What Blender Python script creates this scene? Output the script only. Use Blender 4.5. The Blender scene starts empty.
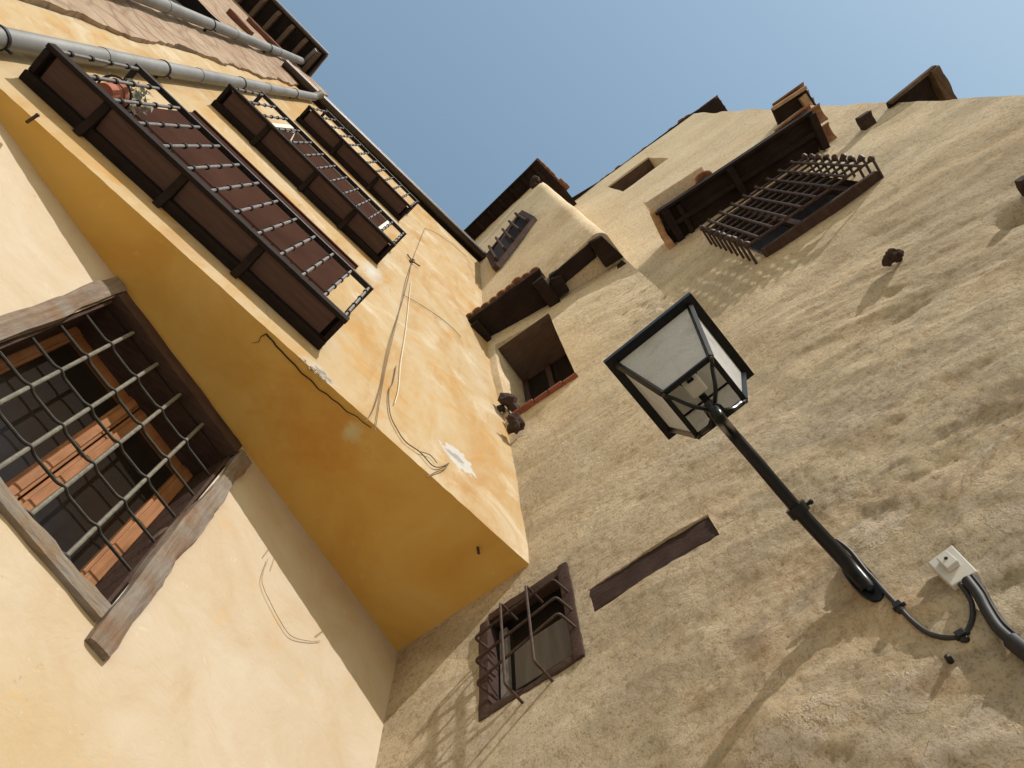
import bpy, bmesh, math, random
from mathutils import Vector, noise
random.seed(7)
V = Vector
R = math.radians
scene = bpy.context.scene
col = scene.collection

# ------------------------------------------------------------------ camera model (eye at the origin, ground 1.6 m below)
F = 790.0
AX = V((0.70077559, -0.67716616, -0.22440935))
AY = V((-0.71283734, -0.67697979, -0.18319738))
AZ = V((-0.02786553, 0.28834762, -0.95712025))
def ray(px, py):
    c = V(((px-512)/F, -(py-384)/F, -1.0))
    return V((AX.dot(c), AY.dot(c), AZ.dot(c)))
GZ = -1.6
# street geometry, all in metres: facade of the yellow house is the plane y = YA,
# the ochre house is the plane through CB with outward normal NB and direction ES along it
YA = 1.447
CB = V((1.777, 1.447, 0))
NB = V((-0.98834069, -0.1522586, 0))
ES = V((0.1522586, -0.98834069, 0))
DL = V((0.97066913, 0.24041931, 0)); NL = V((0.24041931, -0.97066913, 0)); LD = 1.92737   # lower wall (outward normal NL)
UP = V((0, 0, 1)); EX = V((1, 0, 0)); OA = V((0, -1, 0))
def at_y(px, py, y=YA):
    r = ray(px, py); return r*(y/r.y)
def at_z(px, py, z):
    r = ray(px, py); return r*(z/r.z)
def at_b(px, py, o=0.0):           # point on the ochre wall, o metres proud of it
    r = ray(px, py); return r*((NB.dot(CB)+o)/NB.dot(r))
def sz(px, py, o=0.0):
    p = at_b(px, py, o); return (p-CB).dot(ES), p.z
def B(s, o, z):
    p = CB + ES*s + NB*o; return V((p.x, p.y, z))
def so(px, py, z):
    q = at_z(px, py, z)-CB; return q.dot(ES), q.dot(NB)
def at_l(px, py, d=0.0):           # lower wall, d metres behind its face
    r = ray(px, py); return r*((LD+d)/(-NL.dot(r)))
def Lw(u, d, z):
    p = DL*u - NL*(LD+d); return V((p.x, p.y, z))
def uz(px, py, d=0.0):
    p = at_l(px, py, d); return p.dot(DL), p.z
def sstep(a, b, x):
    t = min(1, max(0, (x-a)/(b-a))); return t*t*(3-2*t)
def lerp(a, b, t): return a+(b-a)*t

# ------------------------------------------------------------------ materials
def new_mat(name):
    m = bpy.data.materials.new(name); m.use_nodes = True
    nt = m.node_tree
    return m, nt, nt.nodes['Principled BSDF']
class N:
    def __init__(s, nt): s.nt = nt
    def node(s, t, **k):
        n = s.nt.nodes.new(t)
        for a, b in k.items(): setattr(n, a, b)
        return n
    def link(s, a, b): s.nt.links.new(a, b)
    def pos(s, scale=(1, 1, 1)):
        g = s.node('ShaderNodeNewGeometry'); m = s.node('ShaderNodeVectorMath', operation='MULTIPLY')
        s.link(g.outputs['Position'], m.inputs[0]); m.inputs[1].default_value = scale
        return m.outputs[0]
    def noise(s, vec, scale, detail=6, rough=0.6, dist=0.0):
        n = s.node('ShaderNodeTexNoise'); n.inputs['Scale'].default_value = scale
        n.inputs['Detail'].default_value = detail; n.inputs['Roughness'].default_value = rough
        n.inputs['Distortion'].default_value = dist
        s.link(vec, n.inputs['Vector']); return n.outputs['Fac']
    def ramp(s, fac, stops):
        n = s.node('ShaderNodeValToRGB'); e = n.color_ramp.elements
        while len(e) < len(stops): e.new(0.5)
        for i, (p, c) in enumerate(stops):
            e[i].position = p
            e[i].color = c if len(c) == 4 else (*c, 1)
        s.link(fac, n.inputs[0]); return n.outputs['Color']
    def frange(s, fac, a, b, lo=0.0, hi=1.0):
        n = s.node('ShaderNodeMapRange'); n.clamp = True
        n.inputs[1].default_value = a; n.inputs[2].default_value = b; n.inputs[3].default_value = lo; n.inputs[4].default_value = hi
        s.link(fac, n.inputs[0]); return n.outputs[0]
    def math(s, op, a, b):
        n = s.node('ShaderNodeMath', operation=op)
        for i, x in enumerate((a, b)):
            if isinstance(x, (int, float)): n.inputs[i].default_value = x
            else: s.link(x, n.inputs[i])
        return n.outputs[0]
    def mix(s, fac, a, b, mode='MIX'):
        n = s.node('ShaderNodeMix', data_type='RGBA', blend_type=mode)
        for k, x in ((0, fac), (6, a), (7, b)):
            if isinstance(x, (int, float)): n.inputs[k].default_value = x
            elif isinstance(x, tuple): n.inputs[k].default_value = (*x, 1)
            else: s.link(x, n.inputs[k])
        return n.outputs[2]
    def bump(s, h, strength, dist, prev=None):
        n = s.node('ShaderNodeBump'); n.inputs['Strength'].default_value = strength; n.inputs['Distance'].default_value = dist
        s.link(h, n.inputs['Height'])
        if prev is not None: s.link(prev, n.inputs['Normal'])
        return n.outputs[0]
    def near(s, p, r0, r1, warp=0.0, wscale=6, stretch=(1, 1, 1)):   # 1 inside a ragged patch round a point of the place, 0 outside
        g = s.node('ShaderNodeNewGeometry'); d = s.node('ShaderNodeVectorMath', operation='SUBTRACT')
        s.link(g.outputs['Position'], d.inputs[0]); d.inputs[1].default_value = tuple(p)
        m = s.node('ShaderNodeVectorMath', operation='MULTIPLY'); s.link(d.outputs[0], m.inputs[0]); m.inputs[1].default_value = stretch
        l = s.node('ShaderNodeVectorMath', operation='LENGTH'); s.link(m.outputs[0], l.inputs[0])
        v = l.outputs['Value']
        if warp:
            nz = s.noise(s.pos(), wscale, 4, 0.65)
            v = s.math('ADD', v, s.math('MULTIPLY', s.math('SUBTRACT', nz, 0.5), warp))
        return s.frange(v, r0, r1, 1.0, 0.0)

def simple(name, c, rough=0.7, var=0.25, scale=12, bump=0.2, metal=0.0, stretch=(1, 1, 1), spec=0.3, dist=0.006):
    m, nt, b = new_mat(name); n = N(nt)
    v = n.pos(stretch)
    f = n.noise(v, scale, 6, 0.65)
    lo = tuple(x*(1-var) for x in c); hi = tuple(min(1, x*(1+var)) for x in c)
    n.link(n.ramp(f, [(0.3, lo), (0.7, hi)]), b.inputs['Base Color'])
    b.inputs['Roughness'].default_value = rough; b.inputs['Metallic'].default_value = metal
    b.inputs['Specular IOR Level'].default_value = spec
    if bump: n.link(n.bump(n.noise(v, scale*4, 5, 0.7), bump, dist), b.inputs['Normal'])
    return m

def yellow_plaster():
    m, nt, b = new_mat('yellow_limewash'); n = N(nt)
    v = n.pos((1, 1, 0.75))
    big = n.noise(v, 0.9, 5, 0.6, 0.4); mid = n.noise(v, 3.2, 6, 0.62, 0.6); streak = n.noise(n.pos((2.2, 5, 0.62)), 1.5, 8, 0.68, 0.6)
    c = n.ramp(mid, [(0.30, (0.407, 0.255, 0.11)), (0.45, (0.44, 0.316, 0.166)), (0.58, (0.459, 0.354, 0.22)), (0.75, (0.476, 0.4, 0.282))])
    c2 = n.ramp(big, [(0.34, (0.4, 0.242, 0.097)), (0.48, (0.441, 0.324, 0.172)), (0.66, (0.476, 0.4, 0.275))])
    c = n.mix(0.5, c, c2)
    wash = n.noise(n.pos((0.8, 1, 0.9)), 1.7, 8, 0.66, 1.0)
    c = n.mix(n.frange(wash, 0.47, 0.36, 0, 0.75), c, (0.457, 0.249, 0.063))
    c = n.mix(n.frange(wash, 0.54, 0.66, 0, 0.75), c, (0.56, 0.493, 0.375))
    c = n.mix(n.frange(streak, 0.5, 0.75, 0, 0.5), c, (0.487, 0.431, 0.328))
    c = n.mix(n.frange(streak, 0.50, 0.34, 0, 0.7), c, (0.379, 0.221, 0.0875))
    # hairline cracks
    vo = n.node('ShaderNodeTexVoronoi', feature='DISTANCE_TO_EDGE'); vo.inputs['Scale'].default_value = 0.8
    wv = n.node('ShaderNodeVectorMath', operation='ADD'); n.link(n.pos(), wv.inputs[0])
    nz = n.node('ShaderNodeTexNoise'); nz.inputs['Scale'].default_value = 2.5; n.link(n.pos(), nz.inputs['Vector']); n.link(nz.outputs['Color'], wv.inputs[1])
    n.link(wv.outputs[0], vo.inputs['Vector'])
    crack = n.math('MULTIPLY', n.frange(vo.outputs[0], 0.002, 0.006, 1, 0), n.frange(big, 0.5, 0.6, 0, 0.6))
    c = n.mix(crack, c, (0.211, 0.132, 0.0627))
    # patches where the limewash has come away
    hole = at_y(457, 458)
    c = n.mix(n.near(hole, 0.085, 0.10, 0.26, 13, (0.66, 1, 0.8)), c, (0.491, 0.485, 0.464))
    c = n.mix(n.near(hole+V((-0.01, 0, 0.0)), 0.025, 0.05, 0.16, 18, (0.55, 1, 0.9)), c, (0.309, 0.293, 0.274))
    c = n.mix(n.near(at_y(372, 272), 0.02, 0.17, 0.12, 8, (1.2, 1, 0.5)), c, (0.503, 0.501, 0.473))
    c = n.mix(n.near(at_y(318, 372), 0.03, 0.11, 0.2, 14, (0.8, 1, 1.0)), c, (0.455, 0.424, 0.37))
    c = n.mix(n.near(at_y(322, 374), 0.01, 0.06, 0.2, 22, (0.8, 1, 1.0)), c, (0.22, 0.2, 0.169))
    n.link(c, b.inputs['Base Color']); b.inputs['Roughness'].default_value = 0.9; b.inputs['Specular IOR Level'].default_value = 0.12
    nb = n.bump(n.noise(n.pos(), 7, 5, 0.6), 0.35, 0.02)
    n.link(n.bump(n.noise(n.pos(), 60, 4, 0.6), 0.22, 0.004, nb), b.inputs['Normal'])
    return m
def pale_plaster():
    m, nt, b = new_mat('pale_limewash'); n = N(nt)
    v = n.pos()
    mid = n.noise(v, 2.6, 6, 0.6, 0.8); big = n.noise(v, 0.9, 4, 0.5)
    c = n.ramp(mid, [(0.3, (0.46, 0.362, 0.243)), (0.48, (0.495, 0.414, 0.304)), (0.7, (0.524, 0.457, 0.357))])
    c = n.mix(n.frange(big, 0.46, 0.3, 0, 0.6), c, (0.454, 0.345, 0.211))
    c = n.mix(n.near(at_l(30, 740), 0.02, 0.35, 0.5, 5), c, (0.455, 0.352, 0.212))
    sp = n.noise(v, 26, 3, 0.7)
    c = n.mix(n.frange(sp, 0.68, 0.74, 0, 0.6), c, (0.388, 0.264, 0.158))
    ch = n.noise(v, 12, 5, 0.7, 1.5)
    c = n.mix(n.frange(ch, 0.655, 0.68, 0, 0.55), c, (0.60, 0.50, 0.36))
    c = n.mix(n.frange(n.noise(v, 3.5, 8, 0.72, 1.6), 0.42, 0.34, 0, 0.4), c, (0.55, 0.37, 0.17))
    n.link(c, b.inputs['Base Color']); b.inputs['Roughness'].default_value = 0.9; b.inputs['Specular IOR Level'].default_value = 0.15
    nb = n.bump(n.noise(v, 5, 5, 0.6, 0.5), 0.3, 0.025)
    n.link(n.bump(n.noise(v, 70, 4, 0.6), 0.2, 0.003, nb), b.inputs['Normal'])
    return m
def soffit_plaster():
    m, nt, b = new_mat('orange_soffit_wash'); n = N(nt)
    v = n.pos()
    mid = n.noise(v, 1.7, 5, 0.55, 0.5)
    c = n.ramp(mid, [(0.3, (0.542, 0.288, 0.0588)), (0.5, (0.59, 0.35, 0.084)), (0.7, (0.629, 0.396, 0.119))])
    q = at_z(315, 425, 4.0)
    c = n.mix(n.math('MULTIPLY', n.near(q, 0.10, 0.30, 0.6, 5, (0.75, 1.3, 1)), 0.55), c, (0.493, 0.208, 0.028))
    c = n.mix(n.near(at_z(352, 432, 4.0), 0.02, 0.07, 0.1, 18), c, (0.59, 0.471, 0.239))
    sp = n.noise(v, 11, 4, 0.7, 1.0)
    c = n.mix(n.frange(sp, 0.62, 0.74, 0, 0.45), c, (0.616, 0.443, 0.169))
    n.link(c, b.inputs['Base Color']); b.inputs['Roughness'].default_value = 0.85; b.inputs['Specular IOR Level'].default_value = 0.2
    n.link(n.bump(n.noise(v, 9, 5, 0.6), 0.25, 0.015), b.inputs['Normal'])
    return m
def ochre_plaster():
    m, nt, b = new_mat('weathered_ochre_render'); n = N(nt)
    v = n.pos((1, 1, 0.9)); lay = n.pos((0.55, 0.55, 1.5))
    big = n.noise(v, 0.75, 5, 0.6, 0.5); mid = n.noise(lay, 3.6, 9, 0.74, 0.5); fine = n.noise(v, 26, 7, 0.8); grit = n.noise(v, 85, 5, 0.8)
    c = n.ramp(mid, [(0.28, (0.567, 0.411, 0.258)), (0.42, (0.751, 0.595, 0.403)), (0.56, (0.8, 0.675, 0.494)), (0.74, (0.8, 0.675, 0.526))])
    c2 = n.ramp(big, [(0.32, (0.707, 0.53, 0.33)), (0.5, (0.8, 0.675, 0.455)), (0.7, (0.8, 0.675, 0.526))])
    c = n.mix(0.5, c, c2)
    g = n.node('ShaderNodeNewGeometry'); sx = n.node('ShaderNodeSeparateXYZ'); n.link(g.outputs['Position'], sx.inputs[0])
    low = n.math('MULTIPLY', n.frange(sx.outputs['Z'], 6.0, 2.6, 0, 1), n.frange(sx.outputs['Y'], 1.3, 0.0, 0, 1))
    # rusty earth where the lime has washed off, pale sharp-edged lime scabs where it has not
    earth = n.noise(lay, 2.1, 9, 0.74, 0.8)
    ef = n.math('MULTIPLY', n.frange(earth, 0.50, 0.60, 0, 0.55), low)
    c = n.mix(ef, c, (0.611, 0.428, 0.26))
    scab = n.noise(lay, 3.1, 10, 0.76, 0.9)
    sf = n.math('MULTIPLY', n.frange(scab, 0.52, 0.60, 0, 0.75), low)
    for px, py, r in ((800, 742, 0.17), (905, 700, 0.13), (985, 735, 0.15), (838, 497, 0.10), (880, 528, 0.11), (1000, 520, 0.13), (760, 690, 0.07)):
        sf = n.math('MAXIMUM', sf, n.math('MULTIPLY', n.near(at_b(px, py), r*0.70, r*0.84, 0.62, 9, (0.8, 1, 1.5)), 0.85))
    c = n.mix(n.math('MULTIPLY', sf, n.frange(fine, 0.33, 0.5, 0.35, 1)), c, (0.8, 0.675, 0.526))
    for px, py, r in ((850, 610, 0.16), (770, 650, 0.12), (905, 610, 0.12), (700, 700, 0.08), (930, 690, 0.08)):
        c = n.mix(n.math('MULTIPLY', n.near(at_b(px, py), r*0.3, r, 0.35, 6), 0.5), c, (0.547, 0.363, 0.208))
    c = n.mix(n.frange(fine, 0.485, 0.38, 0, 0.62), c, (0.413, 0.295, 0.175))
    c = n.mix(n.frange(fine, 0.525, 0.63, 0, 0.6), c, (0.8, 0.675, 0.526))
    c = n.mix(n.frange(grit, 0.46, 0.34, 0, 0.8), c, (0.336, 0.237, 0.143))
    c = n.mix(n.frange(grit, 0.54, 0.66, 0, 0.55), c, (0.8, 0.675, 0.526))
    st = n.noise(n.pos((6, 6, 0.35)), 1.3, 5, 0.6)
    c = n.mix(n.frange(st, 0.58, 0.72, 0, 0.22), c, (0.552, 0.402, 0.232))
    c = n.mix(n.near(B(0.45, 0.2, 6.6), 0.3, 1.1, 0.5, 2.5), c, n.mix(0.4, c, (0.793, 0.57, 0.315)))
    n.link(c, b.inputs['Base Color']); b.inputs['Roughness'].default_value = 0.95; b.inputs['Specular IOR Level'].default_value = 0.08
    rough = n.frange(sx.outputs['Z'], 10.0, 4.5, 0.35, 1.0)
    h = n.math('MULTIPLY', n.noise(lay, 8, 9, 0.8, 0.3), 0.020)
    h = n.math('ADD', h, n.math('MULTIPLY', n.math('MULTIPLY', fine, n.math('MULTIPLY', rough, n.frange(n.noise(lay, 1.9, 5, 0.7, 0.6), 0.40, 0.60, 0.35, 1.15))), 0.050))
    h = n.math('ADD', h, n.math('MULTIPLY', n.math('MULTIPLY', grit, rough), 0.014))
    h = n.math('ADD', h, n.math('MULTIPLY', sf, 0.016))
    rdg = n.node('ShaderNodeTexNoise', noise_type='RIDGED_MULTIFRACTAL'); rdg.inputs['Scale'].default_value = 4.5; rdg.inputs['Detail'].default_value = 7; rdg.inputs['Roughness'].default_value = 0.62
    n.link(n.pos((0.7, 0.7, 1.4)), rdg.inputs['Vector'])
    h = n.math('ADD', h, n.math('MULTIPLY', n.math('MULTIPLY', rdg.outputs['Fac'], n.math('ADD', n.math('MULTIPLY', low, 0.85), 0.15)), 0.012))
    n.link(n.bump(h, 1.0, 1.0), b.inputs['Normal'])
    return m
def timber(name, c, c2, dirv, rough=0.85, bump=0.5):
    m, nt, b = new_mat(name); n = N(nt)
    st = tuple(lerp(14, 1.2, abs(x)) for x in dirv)
    v = n.pos(st)
    f = n.noise(v, 3.2, 7, 0.7, 0.6); w = n.noise(n.pos(), 5, 5, 0.6)
    col_ = n.mix(n.frange(w, 0.42, 0.62), n.ramp(f, [(0.3, tuple(x*0.55 for x in c)), (0.65, c)]), n.ramp(f, [(0.3, tuple(x*0.6 for x in c2)), (0.7, c2)]))
    n.link(col_, b.inputs['Base Color']); b.inputs['Roughness'].default_value = rough; b.inputs['Specular IOR Level'].default_value = 0.2
    n.link(n.bump(f, bump, 0.012), b.inputs['Normal'])
    return m
def glass_dark(name):
    m, nt, b = new_mat(name)
    b.inputs['Base Color'].default_value = (0.016, 0.012, 0.010, 1); b.inputs['Roughness'].default_value = 0.2
    b.inputs['Specular IOR Level'].default_value = 0.18
    return m
def frosted(name):
    m, nt, b = new_mat(name); n = N(nt)
    out = nt.nodes['Material Output']
    f = n.noise(n.pos(), 160, 2, 0.6)
    c = n.ramp(f, [(0.3, (0.72, 0.73, 0.73)), (0.7, (0.88, 0.89, 0.90))])
    gm = n.noise(n.pos(), 9, 6, 0.7, 0.6); c = n.mix(n.frange(gm, 0.5, 0.72, 0, 0.4), c, (0.50, 0.46, 0.38))
    n.link(c, b.inputs['Base Color']); b.inputs['Roughness'].default_value = 0.45
    t = n.node('ShaderNodeBsdfTranslucent'); n.link(c, t.inputs['Color'])
    mx = n.node('ShaderNodeMixShader'); mx.inputs[0].default_value = 0.62
    n.link(b.outputs[0], mx.inputs[1]); n.link(t.outputs[0], mx.inputs[2]); n.link(mx.outputs[0], out.inputs['Surface'])
    n.link(n.bump(f, 0.4, 0.002), b.inputs['Normal'])
    return m
M = dict(
    yellow=yellow_plaster(), pale=pale_plaster(), soffit=soffit_plaster(), ochre=ochre_plaster(),
    iron=simple('dark_painted_iron', (0.018, 0.014, 0.013), 0.45, 0.4, 30, 0.2, 0.3, spec=0.4, dist=0.002),
    bar=simple('grey_wrought_iron', (0.20, 0.185, 0.18), 0.5, 0.3, 40, 0.2, 0.35, dist=0.002),
    ring=simple('black_iron_collar', (0.012, 0.011, 0.011), 0.5, 0.3, 40, 0),
    panel=simple('brown_painted_boards', (0.075, 0.038, 0.030), 0.6, 0.25, 6, 0.2, stretch=(0.6, 6, 6)),
    beamdark=timber('dark_stained_timber', (0.017, 0.011, 0.009), (0.026, 0.016, 0.012), EX),
    beamb=timber('dark_oak_timber', (0.022, 0.013, 0.010), (0.034, 0.020, 0.014), ES),
    shutter=simple('red_brown_roller_blind', (0.050, 0.023, 0.016), 0.95, 0.25, 2.2, 0.05, stretch=(1, 1, 1), spec=0.03),
    white=simple('cream_window_paint', (0.72, 0.68, 0.58), 0.6, 0.1, 10, 0.1),
    jamb=timber('silvered_oak_upright', (0.27, 0.235, 0.20), (0.235, 0.15, 0.095), UP, bump=0.9),
    sill=timber('silvered_oak_sill', (0.27, 0.245, 0.22), (0.27, 0.20, 0.13), DL, bump=0.9),
    lintel=timber('brown_oak_lintel', (0.085, 0.05, 0.037), (0.065, 0.034, 0.026), DL, bump=0.7),
    joinery=timber('varnished_pine_joinery', (0.29, 0.125, 0.048), (0.36, 0.165, 0.07), UP, 0.5, 0.15),
    darkjoin=timber('dark_window_joinery', (0.07, 0.04, 0.03), (0.06, 0.03, 0.02), UP, 0.6, 0.2),
    grille=simple('olive_black_iron_grille', (0.034, 0.032, 0.025), 0.6, 0.4, 50, 0.3, 0.2, dist=0.002),
    barlit=simple('sunlit_iron_bar', (0.15, 0.142, 0.115), 0.65, 0.35, 40, 0.3, 0.1, dist=0.002),  # grille uprights: iron with the sunlight put into its paler colour
    rust=simple('rusty_brown_iron', (0.060, 0.036, 0.028), 0.6, 0.45, 40, 0.3, 0.2, dist=0.002),
    glass=glass_dark('dark_window_glass'), frost=frosted('frosted_lantern_glass'),
    black=simple('black_lantern_enamel', (0.007, 0.007, 0.0075), 0.3, 0.3, 20, 0.1, 0.0, spec=0.18, dist=0.001),
    pipe=simple('grey_zinc_pipe', (0.20, 0.20, 0.195), 0.55, 0.22, 5, 0.1, 0.25, stretch=(1, 1, 0.5)),
    gutter=simple('brown_metal_gutter', (0.055, 0.040, 0.032), 0.4, 0.3, 6, 0.1, 0.4),
    trim=simple('bright_zinc_trim', (0.38, 0.37, 0.36), 0.4, 0.2, 8, 0, 0.5),
    terra=simple('terracotta_roof_tile', (0.34, 0.17, 0.095), 0.85, 0.4, 14, 0.4),
    pot=simple('terracotta_flower_pot', (0.36, 0.13, 0.085), 0.8, 0.15, 14, 0.2),
    leaf=simple('silver_grey_leaf', (0.34, 0.36, 0.31), 0.7, 0.4, 30, 0),
    stone=None, headshade=timber('brown_head_shade', (0.15, 0.095, 0.065), (0.12, 0.075, 0.052), ES),  # brown tone stands in for shade under window heads
    cable=simple('black_cable_sheath', (0.022, 0.021, 0.021), 0.55, 0.3, 30, 0),
    greycable=simple('grey_brown_wire', (0.16, 0.115, 0.075), 0.7, 0.3, 30, 0),
    tanwire=simple('pale_brown_wire', (0.34, 0.24, 0.14), 0.7, 0.3, 30, 0),
    whitecable=simple('white_wire', (0.70, 0.66, 0.58), 0.6, 0.1, 30, 0),
    plastic=simple('off_white_plastic', (0.52, 0.505, 0.465), 0.5, 0.07, 20, 0.05),
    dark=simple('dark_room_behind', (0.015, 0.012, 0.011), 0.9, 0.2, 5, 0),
    curtain=simple('grey_brown_curtain', (0.16, 0.135, 0.11), 0.85, 0.2, 5, 0.1, stretch=(4, 4, 0.4)),
    brick=simple('broken_dark_brick', (0.05, 0.03, 0.024), 0.9, 0.5, 30, 0.8, dist=0.01),
    redsill=simple('red_clay_sill', (0.25, 0.085, 0.05), 0.8, 0.2, 14, 0.3),
    paving=simple('pale_stone_paving', (0.45, 0.415, 0.36), 0.9, 0.2, 3, 0.3),
)
def rubble():
    m, nt, b = new_mat('bare_rubble_masonry'); n = N(nt)
    v = n.pos((1, 1, 1.1))
    w = n.noise(v, 1.6, 6, 0.65, 0.8); f = n.noise(v, 10, 6, 0.7)
    vo = n.node('ShaderNodeTexVoronoi', feature='DISTANCE_TO_EDGE'); vo.inputs['Scale'].default_value = 3.2; n.link(v, vo.inputs['Vector'])
    c = n.ramp(w, [(0.3, (0.238, 0.144, 0.0936)), (0.5, (0.324, 0.23, 0.158)), (0.7, (0.396, 0.317, 0.238))])
    c = n.mix(n.frange(f, 0.55, 0.72, 0, 0.5), c, (0.418, 0.36, 0.288))
    c = n.mix(n.frange(vo.outputs[0], 0.02, 0.08, 0.35, 0), c, (0.144, 0.0936, 0.0648))
    n.link(c, b.inputs['Base Color']); b.inputs['Roughness'].default_value = 0.95
    nb = n.bump(n.frange(vo.outputs[0], 0, 0.1), 0.5, 0.03)
    n.link(n.bump(f, 0.6, 0.02, nb), b.inputs['Normal'])
    return m
M['stone'] = rubble()

# ------------------------------------------------------------------ mesh helpers
class MB:
    def __init__(s): s.bm = bmesh.new()
    def face(s, pts):
        vs = [s.bm.verts.new(p) for p in pts]
        return s.bm.faces.new(vs)
    def prism(s, pts, vec):
        vec = V(vec); a = [s.bm.verts.new(p) for p in pts]; b = [s.bm.verts.new(V(p)+vec) for p in pts]; n = len(pts)
        s.bm.faces.new(a[::-1]); s.bm.faces.new(b)
        for i in range(n): s.bm.faces.new((a[i], a[(i+1) % n], b[(i+1) % n], b[i]))
        return s
    def box(s, c, hx, hy, hz):       # centre, three half-extent vectors
        c = V(c); hx = V(hx); hy = V(hy); hz = V(hz)
        s.prism([c-hx-hy-hz, c+hx-hy-hz, c+hx+hy-hz, c-hx+hy-hz], hz*2); return s
    def beam(s, p0, p1, w, h, up=UP):
        p0 = V(p0); p1 = V(p1); d = (p1-p0).normalized(); side = d.cross(V(up)).normalized(); u = side.cross(d).normalized()
        a = side*(w/2); b = u*(h/2)
        s.prism([p0-a-b, p0+a-b, p0+a+b, p0-a+b], p1-p0); return s
    def rough(s, p0, p1, w, h, up=UP, amp=0.012, seg=26, freq=5.0, k=6):   # hewn timber: wavy, unevenly thick, soft arrises
        p0 = V(p0); p1 = V(p1); d = (p1-p0).normalized(); side = d.cross(V(up)).normalized(); u = side.cross(d).normalized()
        prev = None; rows = []
        for i in range(seg+1):
            c = p0.lerp(p1, i/seg); row = []
            ring = []
            for a, b in ((-1, -1), (1, -1), (1, 1), (-1, 1)):
                na, nb = {(-1, -1): (1, -1), (1, -1): (1, 1), (1, 1): (-1, 1), (-1, 1): (-1, -1)}[(a, b)]
                for j in range(k):
                    t = (j+0.0)/k; ring.append((lerp(a, na, t), lerp(b, nb, t)))
            for a, b in ring:
                r = (1-0.06*(abs(a)*abs(b))**3)
                q = c+side*(a*w/2*r)+u*(b*h/2*r)
                row.append(s.bm.verts.new(q+(side*a+u*b)*amp*noise.noise(q*freq)+(side*a+u*b)*amp*0.4*noise.noise(q*freq*4)+side*amp*1.2*noise.noise(c*freq*0.5)))
            rows.append(row)
        n = len(rows[0])
        for i in range(seg):
            for j in range(n): s.bm.faces.new((rows[i][j], rows[i][(j+1) % n], rows[i+1][(j+1) % n], rows[i+1][j]))
        s.bm.faces.new(rows[0][::-1]); s.bm.faces.new(rows[-1]); return s
    def tube(s, pts, r, seg=8, r1=None):
        pts = [V(p) for p in pts]; rows = []; n = len(pts); ref = None
        for i, p in enumerate(pts):
            d = (pts[min(i+1, n-1)]-pts[max(i-1, 0)]).normalized()
            if ref is None or abs(ref.dot(d)) > 0.95: ref = V((0.3, 0.5, 0.81)) if abs(d.z) < 0.9 else V((1, 0.2, 0))
            a = d.cross(ref).normalized(); b = d.cross(a)
            rr = r if r1 is None else lerp(r, r1, i/(n-1))
            rows.append([s.bm.verts.new(p+a*rr*math.cos(t)+b*rr*math.sin(t)) for t in [2*math.pi*k/seg for k in range(seg)]])
            ref = a.cross(d)
        for i in range(n-1):
            for k in range(seg): s.bm.faces.new((rows[i][k], rows[i][(k+1) % seg], rows[i+1][(k+1) % seg], rows[i+1][k]))
        s.bm.faces.new(rows[0][::-1]); s.bm.faces.new(rows[-1]); return s
    def ball(s, c, r, sub=2, squash=(1, 1, 1)):
        g = bmesh.ops.create_icosphere(s.bm, subdivisions=sub, radius=r)
        for v in g['verts']: v.co = V(c)+V((v.co.x*squash[0], v.co.y*squash[1], v.co.z*squash[2]))
        return s
    def lump(s, c, r, amp=0.3, freq=12, squash=(1, 1, 1), sub=3):
        g = bmesh.ops.create_icosphere(s.bm, subdivisions=sub, radius=r)
        for v in g['verts']:
            q = V(c)+V((v.co.x*squash[0], v.co.y*squash[1], v.co.z*squash[2]))
            k = 1+amp*2*noise.noise(q*freq)+amp*noise.noise(q*freq*2.7)
            v.co = V(c)+(q-V(c))*k
        return s
    def tile(s, p0, p1, r, up=UP, th=0.014, flip=1, seg=9):   # half-round clay tile
        p0 = V(p0); p1 = V(p1); d = (p1-p0).normalized(); side = d.cross(V(up)).normalized(); u = side.cross(d).normalized()*flip
        def arc(c, rr): return [c+side*rr*math.cos(t)+u*rr*math.sin(t) for t in [math.pi*k/seg for k in range(seg+1)]]
        A0, A1 = arc(p0, r), arc(p0, r-th); B0, B1 = arc(p1, r*0.92), arc(p1, r*0.92-th)
        n = seg+1
        a0 = [s.bm.verts.new(x) for x in A0]; a1 = [s.bm.verts.new(x) for x in A1]; b0 = [s.bm.verts.new(x) for x in B0]; b1 = [s.bm.verts.new(x) for x in B1]
        for k in range(n-1):
            s.bm.faces.new((a0[k], a0[k+1], b0[k+1], b0[k])); s.bm.faces.new((a1[k+1], a1[k], b1[k], b1[k+1]))
            s.bm.faces.new((a0[k+1], a0[k], a1[k], a1[k+1])); s.bm.faces.new((b0[k], b0[k+1], b1[k+1], b1[k]))
        for k in (0, n-1): s.bm.faces.new((a0[k], b0[k], b1[k], a1[k]) if k == 0 else (b0[k], a0[k], a1[k], b1[k]))
        return s
ORG = {}
def thing(name, label, cat, loc, group=None):
    o = bpy.data.objects.new(name, None); col.objects.link(o); o.location = loc
    o['label'] = label; o['category'] = cat
    if group: o['group'] = group
    ORG[o.name] = V(loc); return o
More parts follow.
